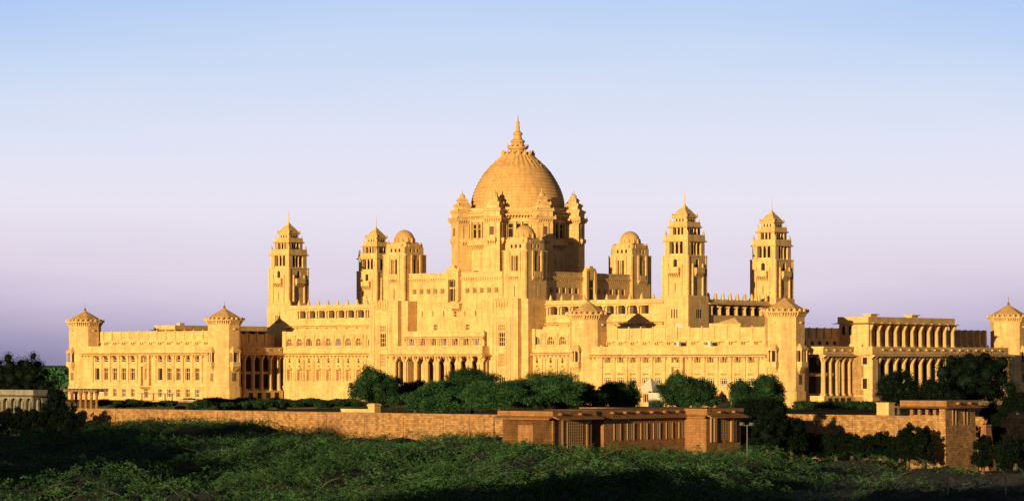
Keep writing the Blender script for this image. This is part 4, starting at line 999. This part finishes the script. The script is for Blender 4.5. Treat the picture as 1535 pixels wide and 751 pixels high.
# ---- poles and lamps
def pole(x, yt, yb, Z, label, lamps=0, name='lamp_post', cat='lamp post', mm='metal'):
    X, Zz, zt = at(x, yt, Z); u_, v_ = uv(X, Zz); zb = min(-11, (YH-yb)/FPX*Z)
    r = root(name, u_, v_, zb, label, cat); b = MB(); b.lathe(u_, v_, [(.10, zb), (.07, zt)], 8); b.build('pole', M[mm], r)
    for k in range(lamps):
        b = MB(); e = (-.7, .7)[k % 2]; b.hexa([(u_+e-.25, v_-.3, zt-.1), (u_+e+.25, v_-.3, zt-.1), (u_+e+.25, v_+.1, zt-.15), (u_+e-.25, v_+.1, zt-.15), (u_+e-.25, v_-.2, zt+.25), (u_+e+.25, v_-.2, zt+.25), (u_+e+.25, v_+.12, zt+.2), (u_+e-.25, v_+.12, zt+.2)])
        b.box(min(u_, u_+e), max(u_, u_+e), v_-.04, v_+.04, zt-.14, zt-.08)
        b.build('floodlight', M['metal'], r)
pole(1120, 636, 690, 335, 'pale lamp post with two floodlights in the dark gap right of the lodge', 2)
pole(1421, 697, 751, 262, 'tall thin pale pole rising from the bottom edge below the kiosk', 0, 'thin_pole', 'pole')
pole(1508, 702, 745, 262, 'short thin pole near the bottom right corner of the view', 0, 'thin_pole', 'pole')
pole(703, 622, 650, 378, 'thin dark post standing against the garden wall above the thorn trees', 0, 'thin_post', 'post', 'wood')

# ================================================================== VEGETATION
def quads(name, Vq, m, parent=None, extra=None):
    n = len(Vq); me = bpy.data.meshes.new(name); vv = Vq.reshape(-1, 3)
    ev, ef = extra if extra else (np.zeros((0, 3)), [])
    if len(ev): vv = np.vstack([vv, ev])
    nf = n+len(ef)
    me.vertices.add(len(vv)); me.vertices.foreach_set('co', vv.astype(np.float32).ravel())
    me.loops.add(4*nf); me.polygons.add(nf)
    li = np.arange(4*n, dtype=np.int32)
    if len(ef): li = np.concatenate([li, (np.array(ef, dtype=np.int32)+4*n).ravel()])
    me.loops.foreach_set('vertex_index', li); me.polygons.foreach_set('loop_start', np.arange(0, 4*nf, 4, dtype=np.int32))
    me.update(calc_edges=True); me.materials.append(m); return me
def leaves(P, nd, ln, wd, up=.3, jit=.6):            # P points (n,3), nd outward directions
    n = len(P); a = rng.normal(size=(n, 3))*jit+nd*.6; a[:, 2] += rng.normal(size=n)*.1-.05
    a /= np.linalg.norm(a, axis=1)[:, None]; r_ = rng.normal(size=(n, 3)); c = np.cross(a, r_); c /= np.linalg.norm(c, axis=1)[:, None]
    l = ln*rng.uniform(.6, 1.4, n)[:, None]; w_ = wd*rng.uniform(.6, 1.4, n)[:, None]
    return np.stack([P-c*w_*.5, P+a*l*.5-c*w_*.5*.9, P+a*l, P+a*l*.5+c*w_*.6], axis=1)
def blobcore(blobs, k=.72):
    ev, ef = [], []
    for (c, r) in blobs:
        nlat, nlon = 6, 10; base = len(ev)
        for i in range(nlat+1):
            th = math.pi*i/nlat
            for j in range(nlon):
                ph = 2*math.pi*j/nlon; s = k*(1+.15*math.sin(3*ph+i)); ev.append((c[0]+r[0]*s*math.sin(th)*math.cos(ph), c[1]+r[1]*s*math.sin(th)*math.sin(ph), c[2]+r[2]*s*math.cos(th)))
        for i in range(nlat):
            for j in range(nlon): ef.append((base+i*nlon+j, base+(i+1)*nlon+j, base+(i+1)*nlon+(j+1) % nlon, base+i*nlon+(j+1) % nlon))
    return np.array(ev), ef
def crownmesh(w_, h, nl, m, style='round', leaf=.22, seed=0):
    rs = np.random.default_rng(seed); blobs = []
    nb = 70 if style == 'round' else 60
    for i in range(nb):
        th = rs.uniform(0, 2*math.pi)
        if style == 'round':
            ph = math.acos(rs.uniform(-.55, 1)); rr = rs.uniform(.5, .95); c = (w_/2*rr*math.sin(ph)*math.cos(th), w_/2*rr*math.sin(ph)*math.sin(th), h*.46+h*.5*rr*math.cos(ph)); q = rs.uniform(.10, .24)*w_/2*(1.5-.55*rr); r = (q, q, q*rs.uniform(.6, .95))
        else:
            rr = math.sqrt(rs.uniform(0, 1))*.86; c = (w_/2*rr*math.cos(th), w_/2*rr*math.sin(th), h*(.80-.42*rr*rr)+rs.uniform(-.30, .10)*h); q = rs.uniform(.10, .26)*w_/2; r = (q*1.35, q*1.35, q*.42)
        blobs.append((c, r))
    if style == 'round': blobs.append(((0, 0, h*.44), (w_*.36, w_*.36, h*.42)))
    tz = max(b_[0][2]+b_[1][2]*.95 for b_ in blobs); tr = max(math.hypot(b_[0][0], b_[0][1])+b_[1][0]*.85 for b_ in blobs)
    kz, kr = h/tz, (w_/2)/tr; blobs = [((c[0]*kr, c[1]*kr, c[2]*kz), (r[0]*kr, r[1]*kr, r[2]*kz)) for c, r in blobs]
    vol = np.array([min(b_[1][0], w_*.16)**1.6 for b_ in blobs]); pick = rs.choice(len(blobs), nl, p=vol/vol.sum())
    d = rs.normal(size=(nl, 3)); d /= np.linalg.norm(d, axis=1)[:, None]
    C_ = np.array([b_[0] for b_ in blobs])[pick]; Rr = np.array([b_[1] for b_ in blobs])[pick]
    rad = rs.uniform(.55, 1.15, nl)[:, None]; sp_ = rs.random(nl) < .08; rad[sp_] *= (1.08 if m is M['leaf_black'] else 1.3)
    P = C_+d*Rr*rad; P[:, 2] = np.maximum(P[:, 2], .15)
    if style == 'round': Vq = leaves(P, d, leaf, leaf*.6)
    else:
        d2 = d.copy(); d2[:, 2] *= .3; Vq = leaves(P, d2*1.6, leaf*1.9, leaf*.38, jit=.5)
    return quads('crown', Vq, m, extra=blobcore(blobs, .55 if style == 'round' else .45))
def trunkmesh(h, r, w_, seed=0):
    rs = random.Random(seed); b = MB()
    def limb(p, q, r0, r1):
        d = np.array(q)-np.array(p); n = 6; ax = d/np.linalg.norm(d); s = np.cross(ax, [.3, .9, .1]); s /= np.linalg.norm(s); t = np.cross(ax, s)
        b.rings([[tuple(np.array(c)+rr*(math.cos(2*math.pi*j/n)*s+math.sin(2*math.pi*j/n)*t)) for j in range(n)] for c, rr in ((p, r0), (q, r1))])
    limb((0, 0, 0), (.1, .05, h*.4), r, r*.7)
    for i in range(7):
        a = 2*math.pi*i/7+rs.uniform(-.3, .3); limb((.1, .05, h*.38), (w_*.2*math.cos(a), w_*.2*math.sin(a), h*rs.uniform(.5, .65)), r*.5, r*.15)
    return meshonly(b, 'trunk', [M['bark']])
def tree(name, x, ytop, width_px, Z, zb, style, m, label, cat='tree', group=None, nl=9000, leaf=.24, seed=1):
    X, _, zt = at(x, ytop, Z); h = zt-zb; w_ = width_px*Z/FPX
    o = bpy.data.objects.new(name, None); col.objects.link(o); o.location = (X, Z, zb); tag(o, label, cat, group)
    c = bpy.data.objects.new('crown', crownmesh(w_, h, nl, m, style, leaf, seed)); col.objects.link(c); c.parent = o
    t = bpy.data.objects.new('trunk', trunkmesh(h, .28, w_, seed)); col.objects.link(t); t.parent = o
GT = 'trees in front of the palace'
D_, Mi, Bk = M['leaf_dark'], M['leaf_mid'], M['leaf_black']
TR = [
 ('round_tree', 564, 547, 94, 425, 'round', D_, 'round dark tree beside the sunlit gate post, left of the portico columns'),
 ('round_tree', 622, 570, 60, 430, 'round', D_, 'low dark tree immediately right of the round tree at the gate post'),
 ('acacia_tree', 655, 572, 105, 412, 'flat', Mi, 'low spreading acacia below the left part of the portico'),
 ('acacia_tree', 708, 552, 130, 418, 'flat', D_, 'feathery acacia whose top reaches over the right portico columns'),
 ('acacia_tree', 748, 571, 130, 400, 'flat', Mi, 'wide pale green acacia in front below the portico corner'),
 ('acacia_tree', 818, 558, 142, 405, 'flat', Mi, 'broad flat topped acacia below the arched gallery right of the tall piers'),
 ('acacia_tree', 872, 574, 80, 410, 'flat', D_, 'small dark acacia at the foot of the third corner turret'),
 ('round_tree', 925, 570, 78, 420, 'round', D_, 'smaller round tree left of the white tent before the right wing'),
 ('round_tree', 1026, 556, 110, 418, 'round', D_, 'largest round tree in front of the middle of the right wing'),
 ('round_tree', 1137, 561, 104, 412, 'round', D_, 'round tree left of the tallest corner turret, behind the lodge end'),
 ('dark_tree', 1140, 596, 90, 400, 'round', Bk, 'shaded low tree directly behind the end of the lodge roof'),
 ('dark_tree', 1347, 554, 88, 425, 'round', Bk, 'dark rounded tree before the end colonnade, above the tiny hut'),
 ('dark_tree', 1458, 524, 145, 430, 'round', Bk, 'very large dark tree hiding the far right colonnade'),
 ('dark_tree', 1405, 565, 90, 420, 'round', Bk, 'dark tree filling the gap behind the kiosk roof'),
 ('dark_tree', 1526, 583, 60, 425, 'round', Bk, 'low dark tree at the right edge below the last corner turret'),
 ('dark_tree', 1490, 600, 70, 392, 'round', Bk, 'black tree standing right of the kiosk above the end wall'),
 ('dark_tree', 34, 527, 120, 480, 'round', Bk, 'large dark tree behind the arched pavilion at far left'),
 ('dark_tree', -16, 533, 90, 482, 'round', Bk, 'dark tree cut by the left edge of the picture'),
 ('dark_tree', 78, 568, 50, 472, 'round', Bk, 'dark shrubby tree between the arched pavilion and the pergola'),
 ('dark_tree', 84, 584, 50, 441.5, 'round', Bk, 'black clipped looking bush in front of the pergola posts'),
]
TR += [('dark_tree', 1150, 600, 66, 372, 'round', Bk, 'black tree standing directly right of the end face of the lodge'),
 ('dark_tree', 1186, 622, 60, 374, 'round', Bk, 'low black tree at the left end of the right retaining wall')]
TR += [('dark_tree', 1484, 603, 50, 352, 'round', Bk, 'black tree between the kiosk and the end wall at right'),
 ('dark_tree', 1522, 652, 70, 345, 'round', Bk, 'low black bush below the end wall at the right edge')]
TR += [('dark_bush', 1473, 652, 40, 328, 'round', Bk, 'black bush added at the foot of the leaning buttress to keep it dim'),  # bush added to darken the sunlit foot of the buttress
 ('dark_bush', 1361, 634, 38, 339, 'round', Bk, 'black bush added before the kiosk base to stand in for its shade'), ('dark_bush', 1384, 640, 40, 338, 'round', Bk, 'black bush added before the kiosk base to stand in for its shade')]  # both bushes added to darken the lit block beside the kiosk
TR += [('dark_tree', -72, 560, 130, 436, 'round', Bk, 'broad dark tree added unseen beyond the left edge to shade the arched pavilion')]  # out-of-view tree put toward the sun so the pavilion falls dim
for k, x in enumerate(range(-6, 112, 19)):
    TR.append(('dark_bush', x, 611+2*math.sin(k*2.7), 34, 434-k, 'round', Bk, 'black bush in the row before the arched pavilion and the pergola'))
for k, x in enumerate(range(1205, 1400, 24)):
    TR.append(('dark_bush', x, 649+3*math.sin(k*2.1), 46, 380-1.2*k, 'round', Bk, 'black shaded bush in the row at the foot of the right retaining wall'))
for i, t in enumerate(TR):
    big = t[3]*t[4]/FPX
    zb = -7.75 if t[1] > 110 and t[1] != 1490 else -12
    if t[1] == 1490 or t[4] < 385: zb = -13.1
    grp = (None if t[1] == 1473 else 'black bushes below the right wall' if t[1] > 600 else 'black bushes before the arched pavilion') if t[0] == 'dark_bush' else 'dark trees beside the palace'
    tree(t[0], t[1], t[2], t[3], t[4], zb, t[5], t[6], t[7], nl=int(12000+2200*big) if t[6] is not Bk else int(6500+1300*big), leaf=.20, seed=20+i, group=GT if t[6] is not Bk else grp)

# garden shrubs in a row before the left wings
shm = [crownmesh(3.6, 2.0, 1500, D_, 'round', .22, 90+i) for i in range(3)]
places = [(284+13*i, 596+2.0*math.sin(i*1.7)+.35*(i > 9)*i*.3, 'dark shrub in the hedge row before the left facades') for i in range(19)]
places += [(x, 600, 'dark shrub in the shadow behind the right retaining wall') for x in range(1200, 1320, 14)]
nrow = len(places)
places += [(rng.uniform(150, 560), rng.uniform(596.5, 604), 'dark shrub scattered over the garden between the wall and the left wing') for _ in range(46)]
for i, (x, yt, lb) in enumerate(places):
    Z = 545 if x < 600 else 470
    if 268 <= x <= 300: Z = 575
    if i >= nrow: Z = rng.uniform(478, 545)
    X, _, zt = at(x, yt, Z); o = bpy.data.objects.new('garden_shrub', shm[i % 3] if x < 600 else shm[i % 3]); col.objects.link(o)
    s = (zt+7.75)/2.0; sx = max(.7, s)
    o.location = (X, Z, -7.75); o.scale = (1.0, 1.0, s); o.rotation_euler = (0, 0, i*1.3)
    tag(o, lb, 'shrub', 'scattered garden shrubs' if i >= nrow else 'shrubs in the hedge row' if x < 600 else 'shrubs behind the right wall')

# ---- thorn scrub filling the foreground slope (one continuous mass)
def canopy(X, Z):
    px = XC+FPX*X/Z
    base = np.full_like(X, -9.35)
    base = base-np.clip((px-1065)/130, 0, 1)*2.7           # sinks toward the right
    near_lodge = np.clip((px-740)/110, 0, 1)*np.clip((1130-px)/60, 0, 1)*np.clip((Z-275)/50, 0, 1)*(.6+.4*np.clip((px-850)/200, 0, 1)); base = base-near_lodge*1.9
    base = base+.25*np.sin(X*.13+1)+.3*np.sin(Z*.07+X*.05)
    base = base-np.clip((300-px)/300, 0, 1)*.25
    return base
nb = 2600
bx = rng.uniform(-1, 1, nb); Zb = np.sqrt(rng.uniform(150**2, 436**2, nb)); Xb = bx*Zb*.2
pu_, pv_ = uv(Xb, Zb)
ok = (pv_ < -151) & ~((pu_ > 141) & (pv_ > -178) & (pu_ < 158)) & ~((pu_ > 155) & (pv_ > -118))
ok |= (pu_ < 30) & (Zb < 432)
ok &= ~((pu_ > 184) & (pu_ < 192) & (pv_ > -149))
Xb, Zb = Xb[ok], Zb[ok]; nb = len(Xb)
rb = rng.uniform(2.2, 5.2, nb)
nz = np.sin(Xb*.11+Zb*.031+1)+np.sin(Xb*.05-Zb*.043+2)+.9*np.sin(Xb*.21+Zb*.09)+.7*np.sin(Zb*.13-Xb*.02)
tb = canopy(Xb, Zb)+rng.uniform(-1.5, .65, nb)+.34*nz
hb = rng.uniform(1.2, 2.6, nb)
# underlay height field (near-black sheet painting the shade between mounds)
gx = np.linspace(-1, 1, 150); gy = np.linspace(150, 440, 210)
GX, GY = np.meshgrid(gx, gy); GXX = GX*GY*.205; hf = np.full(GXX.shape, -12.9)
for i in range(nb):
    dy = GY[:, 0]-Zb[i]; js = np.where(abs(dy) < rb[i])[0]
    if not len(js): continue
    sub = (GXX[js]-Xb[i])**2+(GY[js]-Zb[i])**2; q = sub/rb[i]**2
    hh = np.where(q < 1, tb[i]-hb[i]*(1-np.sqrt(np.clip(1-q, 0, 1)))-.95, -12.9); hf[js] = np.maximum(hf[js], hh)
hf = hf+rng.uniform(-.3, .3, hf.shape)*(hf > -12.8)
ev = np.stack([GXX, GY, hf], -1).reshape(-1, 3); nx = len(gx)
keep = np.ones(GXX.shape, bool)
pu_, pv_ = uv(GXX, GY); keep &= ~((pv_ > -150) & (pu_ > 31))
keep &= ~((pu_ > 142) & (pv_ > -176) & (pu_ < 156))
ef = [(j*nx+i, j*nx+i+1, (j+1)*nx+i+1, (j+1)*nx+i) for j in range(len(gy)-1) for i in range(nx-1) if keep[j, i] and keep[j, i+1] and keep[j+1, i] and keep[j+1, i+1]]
# leaf sprays over every mound, fanned from its middle
NC, KC = 100000, 11; NL = NC*KC
pxb = XC+FPX*Xb/Zb
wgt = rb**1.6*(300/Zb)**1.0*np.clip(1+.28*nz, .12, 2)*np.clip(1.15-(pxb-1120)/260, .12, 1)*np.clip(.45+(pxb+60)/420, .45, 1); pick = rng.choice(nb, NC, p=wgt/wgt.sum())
th = rng.uniform(0, 2*math.pi, NC); q = np.sqrt(rng.uniform(0, 1, NC))**.85
pick = np.repeat(pick, KC); th = np.repeat(th, KC)+rng.normal(size=NL)*.04; q = np.clip(np.repeat(q, KC)+rng.uniform(-.10, .10, NL), 0, 1)
lift = np.repeat(rng.normal(size=NC)*.18, KC)
P = np.stack([Xb[pick]+q*rb[pick]*np.cos(th), Zb[pick]+q*rb[pick]*np.sin(th), tb[pick]-hb[pick]*(1-np.sqrt(np.clip(1-q*q, 0, 1)))+rng.normal(size=NL)*.06+lift-.12], -1)
nd = np.stack([np.cos(th)*(q+.3), np.sin(th)*(q+.3), .25*np.ones(NL)-.45*q], -1)
ok = P[:, 2] > -12.9
pu_, pv_ = uv(P[:, 0], P[:, 1]); ok &= ~((pv_ > -149.6) & (pu_ > 32)); ok &= ~((pu_ > 143) & (pv_ > -175) & (pu_ < 152))
P, nd = P[ok], nd[ok]; pick_ok = pick[ok]; szb = rng.uniform(.65, 1.5, nb)[:, None]
nt_ = 1900; pk = rng.choice(nb, nt_); aa = rng.uniform(0, 6.28, nt_); p0 = np.stack([Xb[pk], Zb[pk], tb[pk]-hb[pk]*.7], -1)
p1 = p0+np.stack([np.cos(aa)*rb[pk]*.75, np.sin(aa)*rb[pk]*.75, hb[pk]*.55+rng.uniform(.1, .7, nt_)], -1)
pm_ = p0*.45+p1*.55; up = np.array([0, 0, .035]); 
qa = np.concatenate([np.stack([p0-up, pm_-up+[0, 0, .25], pm_+up+[0, 0, .25], p0+up], 1), np.stack([pm_-up+[0, 0, .25], p1-up*.4, p1+up*.4, pm_+up+[0, 0, .25]], 1)])
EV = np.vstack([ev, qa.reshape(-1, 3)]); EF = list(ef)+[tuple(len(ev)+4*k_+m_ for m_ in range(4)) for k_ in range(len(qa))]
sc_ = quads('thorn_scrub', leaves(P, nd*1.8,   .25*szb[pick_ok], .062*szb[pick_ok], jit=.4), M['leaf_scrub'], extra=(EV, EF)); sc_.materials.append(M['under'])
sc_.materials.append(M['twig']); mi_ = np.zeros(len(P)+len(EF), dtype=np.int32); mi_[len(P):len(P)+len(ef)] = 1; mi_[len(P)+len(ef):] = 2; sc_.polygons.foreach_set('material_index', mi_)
o = bpy.data.objects.new('thorn_scrub', sc_); col.objects.link(o)
tag(o, 'dense green thorn scrub covering the whole slope below the garden walls', 'scrub', kind='stuff')

# ---- rocks at lower left
r_ = bpy.data.objects.new('boulder', None); 
def rock(x, y, Z, s, label, seed):
    rs = random.Random(seed); b = MB(); X, _, z = at(x, y, Z); n = 10
    rings = []
    for i in range(5):
        t = i/4; rr = s*math.sin(math.pi*(.25+.7*t))*(1-.25*t)
        rings.append([(X+rr*rs.uniform(.8, 1.2)*math.cos(2*math.pi*j/n), Z+rr*rs.uniform(.8, 1.2)*math.sin(2*math.pi*j/n), z-1.6*s+1.6*s*t+rs.uniform(-.08, .08)*s) for j in range(n)])
    b.rings(rings); me = b.build('boulder', M['rock'], org=(X, Z, z-1.6*s)); me.location = (X, Z, z-1.6*s); tag(me, label, 'rock')
bpy.data.objects.remove(r_)
rock(4, 689, 262, 1.1, 'larger tan boulder among the scrub at the left edge', 3)
rock(15, 693, 258, .6, 'smaller tan stone just right of the boulder at the left edge', 4)

# ---- far woodland on the plain
nbf = 900; Zf = rng.uniform(900, 2600, nbf); Xf = (rng.uniform(-160, 240, nbf)-XC)/FPX*Zf; Rf = rng.uniform(5, 10, nbf); hf2 = rng.uniform(7, 11.5, nbf)
NLf = 200000; pick = rng.choice(nbf, NLf); d = rng.normal(size=(NLf, 3)); d /= np.linalg.norm(d, axis=1)[:, None]; d[:, 2] = abs(d[:, 2])
P = np.stack([Xf[pick]+d[:, 0]*Rf[pick], Zf[pick]+d[:, 1]*Rf[pick], -14+hf2[pick]*d[:, 2]*.95], -1)
me = quads('far_woodland', leaves(P, d, 1.3, .9), M['leaf_far'], extra=blobcore([((Xf[i], Zf[i], -14), (Rf[i], Rf[i], hf2[i])) for i in range(nbf)], .9))
o = bpy.data.objects.new('far_woodland', me); col.objects.link(o); tag(o, 'distant green woodland on the plain behind the palace', 'woodland', kind='stuff')
